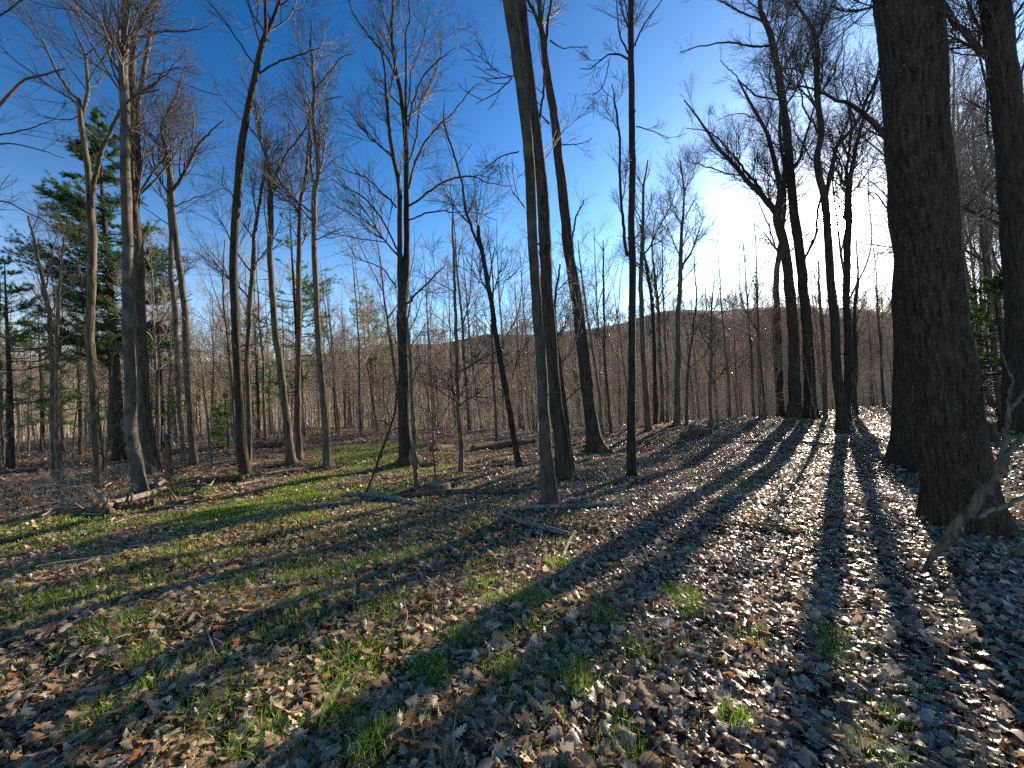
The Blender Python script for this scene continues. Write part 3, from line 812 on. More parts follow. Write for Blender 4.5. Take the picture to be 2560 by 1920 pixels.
pine('dark green evergreen behind the dead branch at the right edge', floor_at(2505, 15.0), height=5.6, r0=.09, z0=.25, width=.42, nb=70, per=24, ln=.12, wd=.014, seed=58, col=(.05, .08, .022), dens=1.2)

# ------------------------------------------------------------------ background trees: a few kinds, copied
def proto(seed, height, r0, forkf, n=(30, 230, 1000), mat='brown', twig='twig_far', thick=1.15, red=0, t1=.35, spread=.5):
    rng = np.random.default_rng(seed)
    k = 18
    t = np.linspace(0, 1, k)
    w = np.cumsum(rng.normal(size=(k, 2)) * .018 * height / 10, axis=0)
    P = np.zeros((k, 3)); P[:, :2] = w; P[:, 2] = t * height
    R = r0 * (1 - t) ** .85 + .012
    tr = trunk_mesh("trunk", P, R, M[mat], k=8, rough=.05, flare=.3, seed=seed)
    polyP = [P[int(t1 * k):]]; polyR = [R[int(t1 * k):]]
    polyP = [resample(polyP[0], polyR[0], 20)[0]]; polyR = [resample(P[int(t1 * k):], R[int(t1 * k):], 20)[1]]
    for f in forkf:
        i = int(f * k)
        d = nrm(np.array([rng.normal() * spread, rng.normal() * spread, 1.]))
        Ln = height * (1 - f) * rng.uniform(.7, .95)
        pp = [P[i]]; dd = d
        for s in range(8):
            dd = nrm(dd + rng.normal(size=3) * .1 + np.array([0, 0, .1])); pp.append(pp[-1] + dd * Ln / 8)
        a, b, _ = resample(pp, np.linspace(R[i] * .7, .01, 9), 20)
        polyP.append(a); polyR.append(b)
    fp = np.array(polyP[1:]) if len(polyP) > 1 else None
    me = crown_mesh("crown", np.array(polyP), np.array(polyR), rng, *n, t1=(.02, .98), mat=twig, thick=thick, red=red, len1=(.14, .34), up=.07, minr=.0032)
    st = None
    if fp is not None:
        V_, F_q = tubes(fp, np.array(polyR[1:]), 6)
        st = mesh_from("stem", V_, F_q, M[mat])
    return tr, me, st

PROTOS = [proto(201, 15, .11, [.5, .62], mat='brown'), proto(202, 17, .12, [.45, .55, .7], mat='pale'), proto(203, 13, .08, [.55], mat='pale', n=(24, 130, 560)),
          proto(204, 16, .10, [.4, .6], mat='brown'), proto(205, 12, .07, [], mat='brown', n=(30, 170, 650), t1=.25), proto(206, 18, .14, [.42, .5, .6], mat='dark', n=(36, 280, 1300)),
          proto(207, 9, .05, [.5], mat='pale', n=(24, 130, 450), t1=.2), proto(208, 14, .09, [.6], mat='pale', n=(26, 180, 760))]

def place_tree(pi, loc, rz, sc, label, group, name='background_tree', cat='tree', tilt=(0, 0)):
    tr, me, st = PROTOS[pi]
    e = empty(name, loc, label, cat, group)
    e.rotation_euler = (tilt[0], tilt[1], rz)
    e.scale = (sc, sc, sc)
    link("trunk", tr, e); link("crown", me, e)
    if st: link("stem", st, e)
    return e

rb = np.random.default_rng(77)
def scatter(n, urange, drange, label, group, kinds, scr=(.8, 1.15), seed=0, mind=1.0):
    got = []
    tries = 0
    while len(got) < n and tries < n * 40:
        tries += 1
        u = rb.uniform(*urange)
        d = math.sqrt(rb.uniform(drange[0] ** 2, drange[1] ** 2))
        p = floor_at(u, d)
        if any((p[0] - q[0]) ** 2 + (p[1] - q[1]) ** 2 < mind ** 2 for q in got): continue
        got.append(p)
        place_tree(int(rb.choice(kinds)), p, rb.uniform(0, 6.28), rb.uniform(*scr), label, group, tilt=(rb.normal() * .03, rb.normal() * .03))

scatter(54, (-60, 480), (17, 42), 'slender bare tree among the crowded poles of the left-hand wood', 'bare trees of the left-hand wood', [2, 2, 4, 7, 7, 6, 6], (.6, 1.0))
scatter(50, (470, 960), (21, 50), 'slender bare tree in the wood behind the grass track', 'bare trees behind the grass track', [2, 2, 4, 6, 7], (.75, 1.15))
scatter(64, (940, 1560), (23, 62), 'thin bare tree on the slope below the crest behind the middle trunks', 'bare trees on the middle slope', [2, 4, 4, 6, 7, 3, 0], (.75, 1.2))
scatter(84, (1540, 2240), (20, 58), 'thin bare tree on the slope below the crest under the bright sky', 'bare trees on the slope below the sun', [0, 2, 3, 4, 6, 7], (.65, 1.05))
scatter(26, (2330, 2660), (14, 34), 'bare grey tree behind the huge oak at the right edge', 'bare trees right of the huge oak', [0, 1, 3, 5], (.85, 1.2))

def rusty(u, d, pi, sc, label, sd_, n=260, top=.75):
    p = floor_at(u, d)
    e = place_tree(pi, p, sd_, sc, label, None, name='rusty_tree')
    me = PROTOS[pi][1]
    co = np.zeros(len(me.vertices) * 3, np.float32); me.vertices.foreach_get("co", co); co = co.reshape(-1, 3)
    rng = np.random.default_rng(sd_)
    co = co[co[:, 2] < co[:, 2].max() * top]
    c = co[rng.choice(len(co), n)]
    cl = co[rng.choice(len(co), 9)]
    near = np.min(np.linalg.norm(c[:, None] - cl[None], axis=2), axis=1) < 1.1
    c = np.repeat(c[near], 2, 0) + rng.normal(size=(near.sum() * 2, 3)) * .1
    V, F, cc = blades(c, nrm(rng.normal(size=c.shape)), np.full(len(c), .12), .09, 2, .8, rng, np.array([.27, .14, .09])[None] * rng.uniform(.6, 1.3, (len(c), 1)))
    link("foliage", mesh_from("foliage", V, F, M['leaf'], smooth_=False, tint=np.clip(cc, 0, 1)), e)

rusty(1836, 27, 4, .75, 'small tree holding rusty red leaves under the bright sky, left of the sun pair', 3, 420)
rusty(1895, 30, 6, 1.05, 'small tree with orange red leaves just left of the dark sun side pair', 4, 420)
rusty(1505, 33, 4, .8, 'small tree with faded orange leaves behind the mossy flared tree', 5, 420)
rusty(1290, 29, 6, .8, 'low tree with pale orange leaves behind the grey mottled trunk', 6, 420)

# ------------------------------------------------------------------ far wood on the hill and in the valley (reads as one mass)
def wood(n, rng, yr, xr, hgt_, kb, rt, rbr, name, label, mat, mask=None):
    y = rng.uniform(yr[0], yr[1], n); x = rng.uniform(-1, 1, n) * (xr + y * 1.5)
    z = terrain(x, y)
    H = rng.uniform(hgt_[0], hgt_[1], n)
    t = np.linspace(0, 1, 5)
    P = np.stack([x, y, z], 1)[:, None, :] + np.stack([np.cumsum(rng.normal(size=(n, 5)) * .2, 1), np.cumsum(rng.normal(size=(n, 5)) * .2, 1), t[None] * H[:, None]], -1)
    R = rt * (1 - .85 * t)[None] * rng.uniform(.7, 1.3, n)[:, None]
    A, RA = children(P, R, n * kb, rng, (.3, 1), (.22, .42), 4, (.35, .9), .12, .12, .5, rbr)
    Bq, RB = children(A, RA, n * kb * 2, rng, (.2, 1), (.35, .7), 3, (.4, .9), .1, .12, .7, rbr * .8)
    V1, F1 = tubes(P, R, 4); V2, F2 = tubes(A, RA, 3); V3, F3 = tubes(Bq, RB, 3)
    me = mesh_from(name, np.vstack([V1, V2, V3]), np.vstack([F1, F2 + len(V1), F3 + len(V1) + len(V2)]), mat)
    return tag(link(name, me), label, 'wood', kind='stuff')

M['hill_haze_mauve'] = plain('hill_hazed_twig', (.40, .31, .28), .9, .1)  # lightened mauve: the hill's pale haze put into the twig colour
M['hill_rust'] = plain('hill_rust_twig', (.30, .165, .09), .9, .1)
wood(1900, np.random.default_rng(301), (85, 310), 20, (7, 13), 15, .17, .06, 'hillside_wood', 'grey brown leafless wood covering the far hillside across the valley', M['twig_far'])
wood(800, np.random.default_rng(303), (85, 310), 20, (6, 12), 15, .15, .07, 'hillside_wood', 'bare trees, mauve grey with painted-in haze, scattered through the far hillside wood', M['hill_haze_mauve'])
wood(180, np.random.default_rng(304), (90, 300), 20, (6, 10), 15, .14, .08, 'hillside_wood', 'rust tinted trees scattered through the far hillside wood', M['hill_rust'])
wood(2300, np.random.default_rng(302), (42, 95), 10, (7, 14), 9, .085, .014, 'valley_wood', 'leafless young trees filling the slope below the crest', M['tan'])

# undergrowth: thin brush along and beyond the crest
def brush(n, rng, ur, dr, hr, name, label, mat, kids=9, r=.006):
    u = rng.uniform(ur[0], ur[1], n); d = np.sqrt(rng.uniform(dr[0] ** 2, dr[1] ** 2, n))
    base = np.array([floor_at(a, b) for a, b in zip(u, d)])
    H = rng.uniform(hr[0], hr[1], n) * rng.uniform(.5, 1, n)
    t = np.linspace(0, 1, 6)
    lean = rng.normal(size=(n, 2)) * .22
    P = base[:, None, :] + np.stack([lean[:, :1] * H[:, None] * t + np.cumsum(rng.normal(size=(n, 6)) * .03, 1), lean[:, 1:] * H[:, None] * t, H[:, None] * t * (1 - .1 * t)], -1)
    R = (r * (1 - .75 * t))[None] * rng.uniform(.7, 1.5, n)[:, None] * (H[:, None] / 2) ** .5
    A, RA = children(P, R, n * kids, rng, (.15, 1), (.25, .5), 5, (.4, 1.2), .05, .2, .6, r * .35)
    Bq, RB = children(A, RA, n * kids * 2, rng, (.2, 1), (.3, .6), 4, (.4, 1.1), .05, .2, .7, r * .28)
    V1, F1 = tubes(P, R, 4); V2, F2 = tubes(A, RA, 3); V3, F3 = tubes(Bq, RB, 3)
    me = mesh_from(name, np.vstack([V1, V2, V3]), np.vstack([F1, F2 + len(V1), F3 + len(V1) + len(V2)]), mat)
    return tag(link(name, me), label, 'undergrowth', kind='stuff')

brush(520, np.random.default_rng(311), (-40, 960), (16, 36), (1.0, 4.5), 'undergrowth', 'dry brush and thin stems on the floor of the left-hand wood', M['twig_pale'], kids=6)
brush(820, np.random.default_rng(312), (930, 2240), (19.5, 40), (1.5, 5.5), 'undergrowth', 'tangled brush along the crest behind the middle and right trees', M['tan'], r=.008)
brush(120, np.random.default_rng(313), (2330, 2640), (10, 26), (1.0, 3.5), 'undergrowth', 'dark brush at the right edge behind the dead branch', M['twig'], r=.008)

brush(150, np.random.default_rng(314), (-60, 330), (7.2, 12), (.25, .9), 'undergrowth', 'low tangle of dead weeds and brambles round the left log pile', M['twig_pale'], kids=5, r=.005)
brush(70, np.random.default_rng(315), (300, 1500), (8, 18), (.3, 1.1), 'undergrowth', 'scattered dead stalks standing in the leaves of the middle ground', M['twig_pale'], kids=3, r=.004)

# ------------------------------------------------------------------ saplings
sp = [('thin pale whip in front of the leaning goblet tree', '533,1172,5 520,1050,4 505,930,3 498,860,2', 61), ('slim sapling left of the tall dark leaning tree', '597,1160,7 588,1050,6 570,860,5 560,720,4 562,600,2', 62),
      ('thin bent sapling rising through the brown ridged tree', '265,1180,4 275,1000,4 285,870,2', 63), ('pale whip beside the broken snag', '388,1160,5 396,950,4 398,850,2', 64),
      ('thin sapling between the middle trees and the snapped leaner', '1243,1108,8 1235,972,7 1231,817,6 1230,700,4 1222,600,2', 65), ('thin upright stem left of the slender dark tree', '1528,1087,8 1519,933,7 1511,700,5 1508,600,2', 66),
      ('thin leaning stem behind the mossy flared tree', '1507,1083,8 1492,933,7 1462,720,5 1445,600,2', 67), ('thin twin whip beside the lone straight tree', '1716,1064,7 1722,900,6 1740,760,4 1735,640,2', 68),
      ('bare shrub with spreading twigs under the bright sky', '1775,1066,9 1780,900,7 1778,790,5 1785,700,2', 69), ('grey whip in the leaves below the crest trees', '1966,1330,3 1960,1230,3 1945,1180,2', 70),
      ('tiny dead weed stalk in the lower right leaves', '1968,1500,3 1962,1440,2 1958,1400,1', 71)]
for lab, s, sd_ in sp:
    hero('sapling', lab, [s], [], 'pale' if sd_ % 2 else 'brown', seed=sd_, crown=(12, 60, 200) if sd_ < 70 else (3, 6, 10), t1=(.25, .98), flare=.1, cat='sapling', ext=0)

# ------------------------------------------------------------------ logs, stumps, sticks
def log(name, label, s, mat='rot', sink=.12, cap='rot', k=14, rough=.12, seed=0, lift=0.015, cat='log', forks=(), group=None, nn=40):
    uv, ws = parse(s)
    P = []; R = []
    for (u, v), w in zip(uv, ws):
        g, d = on_ground(u, v + w * .3)
        r = w / 2 / FPX * d
        P.append(g + np.array([0, 0, r * (1 - sink) + lift])); R.append(r)
    P, R, _ = resample(P, R, nn)
    rng = np.random.default_rng(seed)
    P = P + np.cumsum(rng.normal(size=(nn, 3)) * R.mean() * .05, 0) * np.array([1, 1, .5])
    base = P[0].copy()
    o = link(name, trunk_mesh(name, P - base, R, M[mat], k=k, rough=rough, seed=seed, cap=cap), loc=base)
    if name == 'log':
        for q in range(rng.integers(1, 4)):         # short broken branch stubs
            i = int(rng.integers(4, nn - 4))
            d = nrm(nrm(P[i + 1] - P[i]) * .6 + np.array([rng.normal() * .5, -.3 + rng.normal() * .4, abs(rng.normal()) + .3]))
            l = R[i] * rng.uniform(2, 5)
            S = np.stack([P[i] + d * l * t for t in np.linspace(0, 1, 5)]) - base
            link('stub', trunk_mesh('stub', S, R[i] * np.array([.42, .36, .32, .27, .2]), M[mat], k=7, rough=.12, seed=seed * 7 + q), o)
    return tag(o, label, cat, group)

log('log', 'long grey log at the middle left, nearest of the fallen ones', '869,1239,14 967,1246,13 1044,1265,12 1153,1280,8', 'dead', seed=1)
log('log', 'dark fallen log just behind the sawn stump front', '1029,1242,14 1122,1235,15 1239,1234,13 1332,1231,8', 'rot', seed=2)
log('log', 'thin grey log lying right across the foot of the mottled tree', '1243,1285,10 1297,1273,13 1433,1269,12 1550,1262,6', 'dead', seed=3)
log('log', 'grey broken log pointing down to the right in the middle', '1236,1288,10 1317,1311,14 1425,1340,12', 'dead', seed=4)
log('stick', 'short pale stick at the end of the grey broken log', '1437,1333,8 1422,1362,8 1406,1402,7', 'dead', seed=5, cat='stick', k=8)
log('log', 'big dark rotten log on the crest behind the snapped leaner', '1182,1122,15 1260,1113,16 1340,1104,14', 'rot', seed=6, sink=.3)
log('log', 'short dark log stub on the crest beside the double stemmed tree', '1078,1124,17 1110,1120,16 1136,1116,10', 'rot', seed=7, sink=.3)
log('stick', 'thin dark stick left of the slender dark tree foot', '1488,1219,6 1530,1210,7 1569,1200,8', 'rot', seed=8, cat='stick', k=8)
log('log', 'small rotten log chunk behind the low stump', '1052,1166,12 1083,1164,13', 'rot', seed=9)
log('stick', 'dark stick between the stump and the snapped leaner', '1172,1172,4 1230,1166,6 1290,1160,5', 'rot', seed=10, cat='stick', k=8)
log('log', 'short dark rotten log lying on the crest right of the middle', '1706,1092,14 1735,1086,17 1774,1080,14', 'rot', seed=11)
log('log', 'grey split log pointing right in front of the huge oak', '2094,1314,10 2166,1342,13 2246,1362,9', 'dead', seed=12, cat='log')
log('stick', 'dark level stick in the leaves left of the dead branch', '2034,1393,6 2100,1397,6 2166,1399,4', 'rot', seed=13, cat='stick', k=8)
log('stick', 'pale thin stick just below the dark level stick', '2112,1411,3 2180,1402,4 2240,1390,3', 'dead', seed=14, cat='stick', k=8)
log('stick', 'very long thin branch crossing the foot of the huge oak', '2120,1307,3 2217,1301,4 2300,1308,4 2392,1318,4 2560,1340,4', 'rot', seed=15, cat='stick', k=6, lift=.03)
log('log', 'dark stick on the leaf slope under the sun trunk', '1860,1109,4 1950,1104,6 2060,1112,6 2150,1114,4', 'rot', seed=16, cat='stick', k=8)
log('log', 'pale bare branch lying on the left log pile, its end turned down left', '264,1281,14 330,1258,14 389,1240,12 420,1228,5', 'dead', seed=17, lift=.10)
log('log', 'pale broken limb slanting up at the left end of the log pile', '268,1282,11 249,1254,12 229,1235,9', 'dead', seed=18, lift=.12)
log('log', 'dark hollow log under the pale branch on the left', '288,1274,20 340,1268,22 386,1262,22', 'rot', seed=19, lift=.02)
log('log', 'second dark hollow log right of the pale branch', '415,1264,15 440,1262,16 463,1258,15', 'rot', seed=20)
log('log', 'long dark rotting log at the far left of the pile', '60,1300,14 160,1284,20 276,1284,20', 'rot', seed=21)
log('log', 'dark log lying at the foot of the tall dark leaning tree', '500,1208,15 555,1203,15 606,1200,12', 'rot', seed=22)
log('stick', 'pale stick slanting behind the grey crooked tree', '381,1224,9 405,1208,9 422,1196,8', 'dead', seed=23, cat='stick', k=8)
log('stick', 'pale stick left of the dark log by the leaning tree', '484,1216,7 500,1203,7 512,1192,5', 'dead', seed=24, cat='stick', k=8)
log('stick', 'grey branch on the leaves right of the tall dark leaning tree', '628,1192,6 690,1182,5 760,1170,3', 'dead', seed=25, cat='stick', k=8)
log('stick', 'second grey branch in front of the leaning pair left of the track', '590,1216,8 650,1204,6 700,1198,3', 'dead', seed=26, cat='stick', k=8)
log('log', 'dark fallen trunk lying deep in the left-hand wood', '380,1135,9 470,1128,10 560,1118,9', 'rot', seed=27)
log('log', 'dark heap of fallen wood behind the straight brown tree', '625,1120,12 660,1116,18 715,1112,14', 'rot', seed=28)
log('stick', 'dead stick lying across the leaves at the far left', '90,1182,5 110,1170,6 128,1152,5', 'rot', seed=29, cat='stick', k=8)
log('stick', 'pale long stick on the floor left of the crooked grey tree', '140,1208,5 190,1203,5 236,1204,4', 'dead', seed=30, cat='stick', k=8)

rs = np.random.default_rng(888)
for i in range(26):                                 # the tangle of dead sticks round the left log pile
    u0 = rs.uniform(70, 560); v0 = 1285 - .1 * (u0 - 70) + rs.normal() * 22
    a = rs.normal() * .35 + (0 if rs.uniform() < .7 else 1.0); Ln = rs.uniform(40, 130)
    du, dv = Ln * math.cos(a), -abs(Ln * math.sin(a)) * .5
    w0 = rs.uniform(3, 6.5)
    log('stick', 'dead stick in the tangle of branches around the left log pile', '%g,%g,%g %g,%g,%g %g,%g,%g' % (u0, v0, w0, u0 + du * .5, v0 + dv * .5 + rs.normal() * 3, w0 * .85, u0 + du, v0 + dv, w0 * .5),
        'dead' if i % 3 else 'rot', seed=100 + i, cat='stick', k=7, lift=rs.uniform(0, .12), group='sticks of the left log pile', nn=16)

# low sawn stump
g, d = on_ground(1092, 1228)
r = 33 / FPX * d
pp = np.array([[0, 0, -.05], [0, 0, .05], [0.01, 0, .12], [0.01, 0, .17], [.01, 0, .18]]) 
o = link('stump', trunk_mesh('stump', pp, np.array([r * 1.25, r * 1.05, r, r * .98, r * .9]), M['rot'], k=26, rough=.08, seed=5, cap='cut'), loc=g)
tag(o, 'low sawn stump with a pale top behind the long grey log', 'stump')
g, d = on_ground(2456, 1106)
r = 27 / FPX * d
pp = np.array([[0, 0, -.05], [0, 0, .1], [0.0, 0, .3], [0.02, 0, .42], [.03, 0, .5]])
o = link('stump', trunk_mesh('stump', pp, np.array([r * 1.5, r * 1.15, r, r * .95, r * .85]), M['dark'], k=22, rough=.14, seed=6, cap='rot'), loc=g)
tag(o, 'dark broken stump right of the huge oak', 'stump')
# snag
g, d = on_ground(424, 1199)
hgt_ = 105 / FPX * d
rng = np.random.default_rng(9)
n = 26; k = 22
t = np.linspace(0, 1, n)
P = np.stack([-.07 * t * d / 10, 0 * t, hgt_ * t], 1)
root = empty('snag', g, 'short broken dead trunk with a splintered top between the left trees', 'snag')
R = (8.5 / FPX * d) * (1 - .1 * t)
V_, F_q = tubes(P[None], R[None], k)
V_ = V_.reshape(n, k, 3)
top = .12 * rng.uniform(-1.2, 1, k) + .1 * np.sin(np.arange(k) / k * 6.28 + 2)
V_[:, :, 2] += (t[:, None] ** 6) * top[None] * hgt_ * 1.3
V_ *= 1; V_[1:, :, :2] += rng.normal(size=(n - 1, k, 2)) * .004
link('trunk', mesh_from('trunk', V_.reshape(-1, 3), F_q, M['rot']), root)
sp_ = np.array([[[.0, 0, hgt_ * .93], [.05, 0, hgt_ * 1.0], [.12, 0, hgt_ * .85], [.15, .02, hgt_ * .72]], [[-.09, 0, hgt_ * .9], [-.12, 0, hgt_ * 1.1], [-.13, 0, hgt_ * 1.2], [-.15, 0, hgt_ * 1.28]]])
V_, F_q = tubes(sp_, np.array([[.04, .045, .035, .012], [.05, .035, .02, .006]]), 6)
link('splinter', mesh_from('splinter', V_, F_q, M['dead']), root)

# dead branch in the right foreground
def dead_branch():
    spec = ['2287,1441,9 2330,1395,16 2361,1367,19 2400,1322,22 2439,1278,21 2470,1225,19 2497,1188,16 2530,1130,13 2575,1075,11', '2475,1240,11 2486,1210,12 2497,1160,12 2508,1100,11 2520,1042,10 2545,1000,8 2575,960,7',
            '2430,1290,10 2480,1270,11 2548,1250,9 2600,1240,7', '2512,1080,7 2540,1120,6 2580,1110,5', '2520,1045,6 2518,960,5 2505,880,3 2490,840,2', '2447,1150,5 2458,1100,6 2466,1050,4']
    g, d0 = on_ground(2330, 1412)
    root = empty('dead_branch', g, 'pale crooked dead branch lying against the huge oak at the right edge', 'branch')
    for i, s in enumerate(spec):
        uv, ws = parse(s)
        P = []; R = []
        for j, ((u, v), w) in enumerate(zip(uv, ws)):
            dd = d0 + (-.05 if i == 0 else .02 * i) * j + (.15 if i in (1, 3, 4) else 0)
            if i == 0 and j == 0: dd = on_ground(u, v)[1]
            P.append(at(u, v, dd)); R.append(w / 2 / FPX * dd)
        if i == 5:
            q0, q1 = on_ground(2447, 1215)
            P = [at(u, v, q1) for u, v in uv]; P[0] = q0
        P2, R2, _ = resample(P, R, 34)
        rng = np.random.default_rng(400 + i)
        wb = np.cumsum(rng.normal(size=(34, 3)) * .006, 0); wb -= np.linspace(0, 1, 34)[:, None] * wb[-1]
        link('branch' if i == 0 else 'side_branch', trunk_mesh('branch', P2 + wb - g, R2, M['grey_dead'], k=12, rough=.12, seed=70 + i), root)
dead_branch()

# ------------------------------------------------------------------ leaf litter
def leaf_template(kind, rng):
    if kind == 'oak':
        ys = [0, .12, .25, .34, .45, .55, .66, .76, .88, 1.0]
        xs = [.02, .12, .07, .22, .11, .30, .15, .24, .10, .0]
    elif kind == 'maple':
        ys = [0, .10, .22, .30, .42, .50, .62, .72, .85, 1.0]
        xs = [.03, .30, .20, .46, .24, .38, .17, .22, .09, .0]
    else:
        ys = [0, .2, .45, .75, 1.0]
        xs = [.02, .20, .26, .17, 0]
    ys = np.array(ys); xs = np.array(xs)
    n = len(ys)
    Vs = np.concatenate([np.stack([-xs, ys, 0 * ys], 1), np.stack([0 * ys, ys, 0 * ys], 1), np.stack([xs, ys, 0 * ys], 1)])
    a = rng.uniform(.0, 1.1) * rng.choice([-1, 1]); b = rng.uniform(-.8, .8); c = rng.uniform(-1.0, 1.0)
    Vs[:, 1] -= .5
    Vs[:, 2] = a * np.abs(Vs[:, 0]) ** 1.5 + b * Vs[:, 1] ** 2 + c * Vs[:, 0] * Vs[:, 1] + .03 * np.sin(Vs[:, 1] * 7 + Vs[:, 0] * 8 + a * 5)
    Vs[:, 2] -= Vs[:, 2].mean()
    q = []
    for i in range(n - 1):
        q += [[i, n + i, n + i + 1, i + 1], [n + i, 2 * n + i, 2 * n + i + 1, n + i + 1]]
    return Vs, np.array(q)

PAL = np.array([[.36, .29, .235], [.43, .37, .32], [.30, .235, .185], [.22, .165, .125], [.34, .255, .19], [.15, .105, .08], [.47, .42, .37], [.24, .12, .07], [.38, .18, .08], [.32, .27, .225]])
PAL = PAL * np.array([1.22, 1.06, .80])
PW = np.array([.17, .14, .15, .13, .10, .10, .07, .05, .02, .07]); PW = PW / PW.sum()

def litter(x, y, size, kinds, rng, tiltsd, lift):
    n = len(x)
    tiltsd = np.where(rng.uniform(size=n) < .6, .17, tiltsd * 1.3)
    z = terrain(x, y)
    yaw = rng.uniform(0, 6.283, n); tx = rng.normal(size=n) * tiltsd; ty = rng.normal(size=n) * tiltsd
    cz, sz = np.cos(yaw), np.sin(yaw); cx, sx = np.cos(tx), np.sin(tx); cy, sy = np.cos(ty), np.sin(ty)
    O, I = np.zeros(n), np.ones(n)
    Rz = np.stack([np.stack([cz, -sz, O], 1), np.stack([sz, cz, O], 1), np.stack([O, O, I], 1)], 1)
    Rx = np.stack([np.stack([I, O, O], 1), np.stack([O, cx, -sx], 1), np.stack([O, sx, cx], 1)], 1)
    Ry = np.stack([np.stack([cy, O, sy], 1), np.stack([O, I, O], 1), np.stack([-sy, O, cy], 1)], 1)
    Rm = np.einsum('nij,njk,nkl->nil', Ry, Rx, Rz)
    kd = rng.integers(0, len(kinds), n)
    Vs, Fs, Cs = [], [], []
    off = 0
    col = PAL[rng.choice(len(PAL), n, p=PW)] * rng.uniform(.75, 1.2, (n, 1))
    for k, (tv, tq) in enumerate(kinds):
        ix = np.where(kd == k)[0]
        if not len(ix): continue
        v = np.einsum('nij,mj->nmi', Rm[ix], tv) * size[ix][:, None, None]
        zmin = v[:, :, 2].min(1)
        v[:, :, 0] += x[ix][:, None]; v[:, :, 1] += y[ix][:, None]
        v[:, :, 2] += (z[ix] + lift[ix] - zmin * .55)[:, None]
        Vs.append(v.reshape(-1, 3))
        Fs.append((tq[None] + (np.arange(len(ix)) * len(tv))[:, None, None]).reshape(-1, 4) + off)
        Cs.append(np.repeat(col[ix], len(tv), 0))
        off += len(ix) * len(tv)
    return np.vstack(Vs), np.vstack(Fs), np.vstack(Cs)

rl = np.random.default_rng(500)
def polar(n, r0, r1, az=66):
    r_ = np.sqrt(rl.uniform(r0 ** 2, r1 ** 2, n)); a = np.radians(rl.uniform(-az, az, n))
    return r_ * np.sin(a), r_ * np.cos(a)

near_k = [leaf_template('oak', rl) for _ in range(7)] + [leaf_template('maple', rl) for _ in range(7)] + [leaf_template('beech', rl) for _ in range(3)]
far_k = [leaf_template('beech', rl) for _ in range(10)]
parts = []
for n, r0, r1, az, sz, kk in [(6500, .3, 2, 180, (.02, .13), near_k), (25000, 1.5, 4, 70, (.018, .13), near_k), (60000, 4, 8, 66, (.02, .12), near_k), (76000, 8, 18, 64, (.05, .12), far_k), (36000, 18, 42, 62, (.12, .22), far_k)]:
    x, y = polar(n, r0, r1, az)
    parts.append(litter(x, y, sz[0] + (sz[1] - sz[0]) * rl.beta(1.4, 2.4, n), kk, rl, .36, rl.uniform(-.005, .035, n)))
for bx, by, br in BASES:                            # leaves drifted against the feet of the trunks
    n = int(50 + 260 * br)
    a = rl.uniform(0, 6.283, n); q_ = br * rl.uniform(.9, 1.5, n) + rl.exponential(.12, n)
    parts.append(litter(bx + q_ * np.cos(a), by + q_ * np.sin(a), rl.uniform(.05, .11, n), far_k, rl, .5, .07 * np.exp(-(q_ - br) / .15) * rl.uniform(.3, 1, n)))
off = 0; Vs = []; Fs = []; Cs = []
for v, f, c in parts:
    Vs.append(v); Fs.append(f + off); Cs.append(c); off += len(v)
tag(link('leaf_litter', mesh_from('leaf_litter', np.vstack(Vs), np.vstack(Fs), M['leaf'], smooth_=True, tint=np.vstack(Cs))), 'dry brown and tan fallen leaves covering the woodland floor', 'leaves', kind='stuff')

# fallen twigs and dead stalks strewn among the leaves
def strew():
    rng = np.random.default_rng(900)
    n = 1500
    x, y = polar(n, 1.0, 26, 64)
    L_ = rng.uniform(.12, .7, n) * np.clip(np.hypot(x, y) / 8, .5, 1.3); a = rng.uniform(0, 6.283, n)
    t = np.linspace(-.5, .5, 5)
    bend = rng.normal(size=n) * .12
    px = x[:, None] + np.cos(a)[:, None] * t * L_[:, None] - np.sin(a)[:, None] * bend[:, None] * L_[:, None] * (t ** 2) * 4
    py = y[:, None] + np.sin(a)[:, None] * t * L_[:, None] + np.cos(a)[:, None] * bend[:, None] * L_[:, None] * (t ** 2) * 4
    pz = terrain(px, py) + .03 + rng.uniform(0, .02, n)[:, None] + (t + .5)[None] * rng.exponential(.06, n)[:, None]
    R = (.0022 + .005 * rng.uniform(0, 1, n) ** 3)[:, None] * np.array([1, .95, .85, .7, .4])[None]
    V, F = tubes(np.stack([px, py, pz], -1), R, 5)
    tag(link('twig_litter', mesh_from('twig_litter', V, F, M['twig_pale'])), 'thin fallen twigs and dead stalks strewn over the leaves', 'twigs', kind='stuff')
strew()

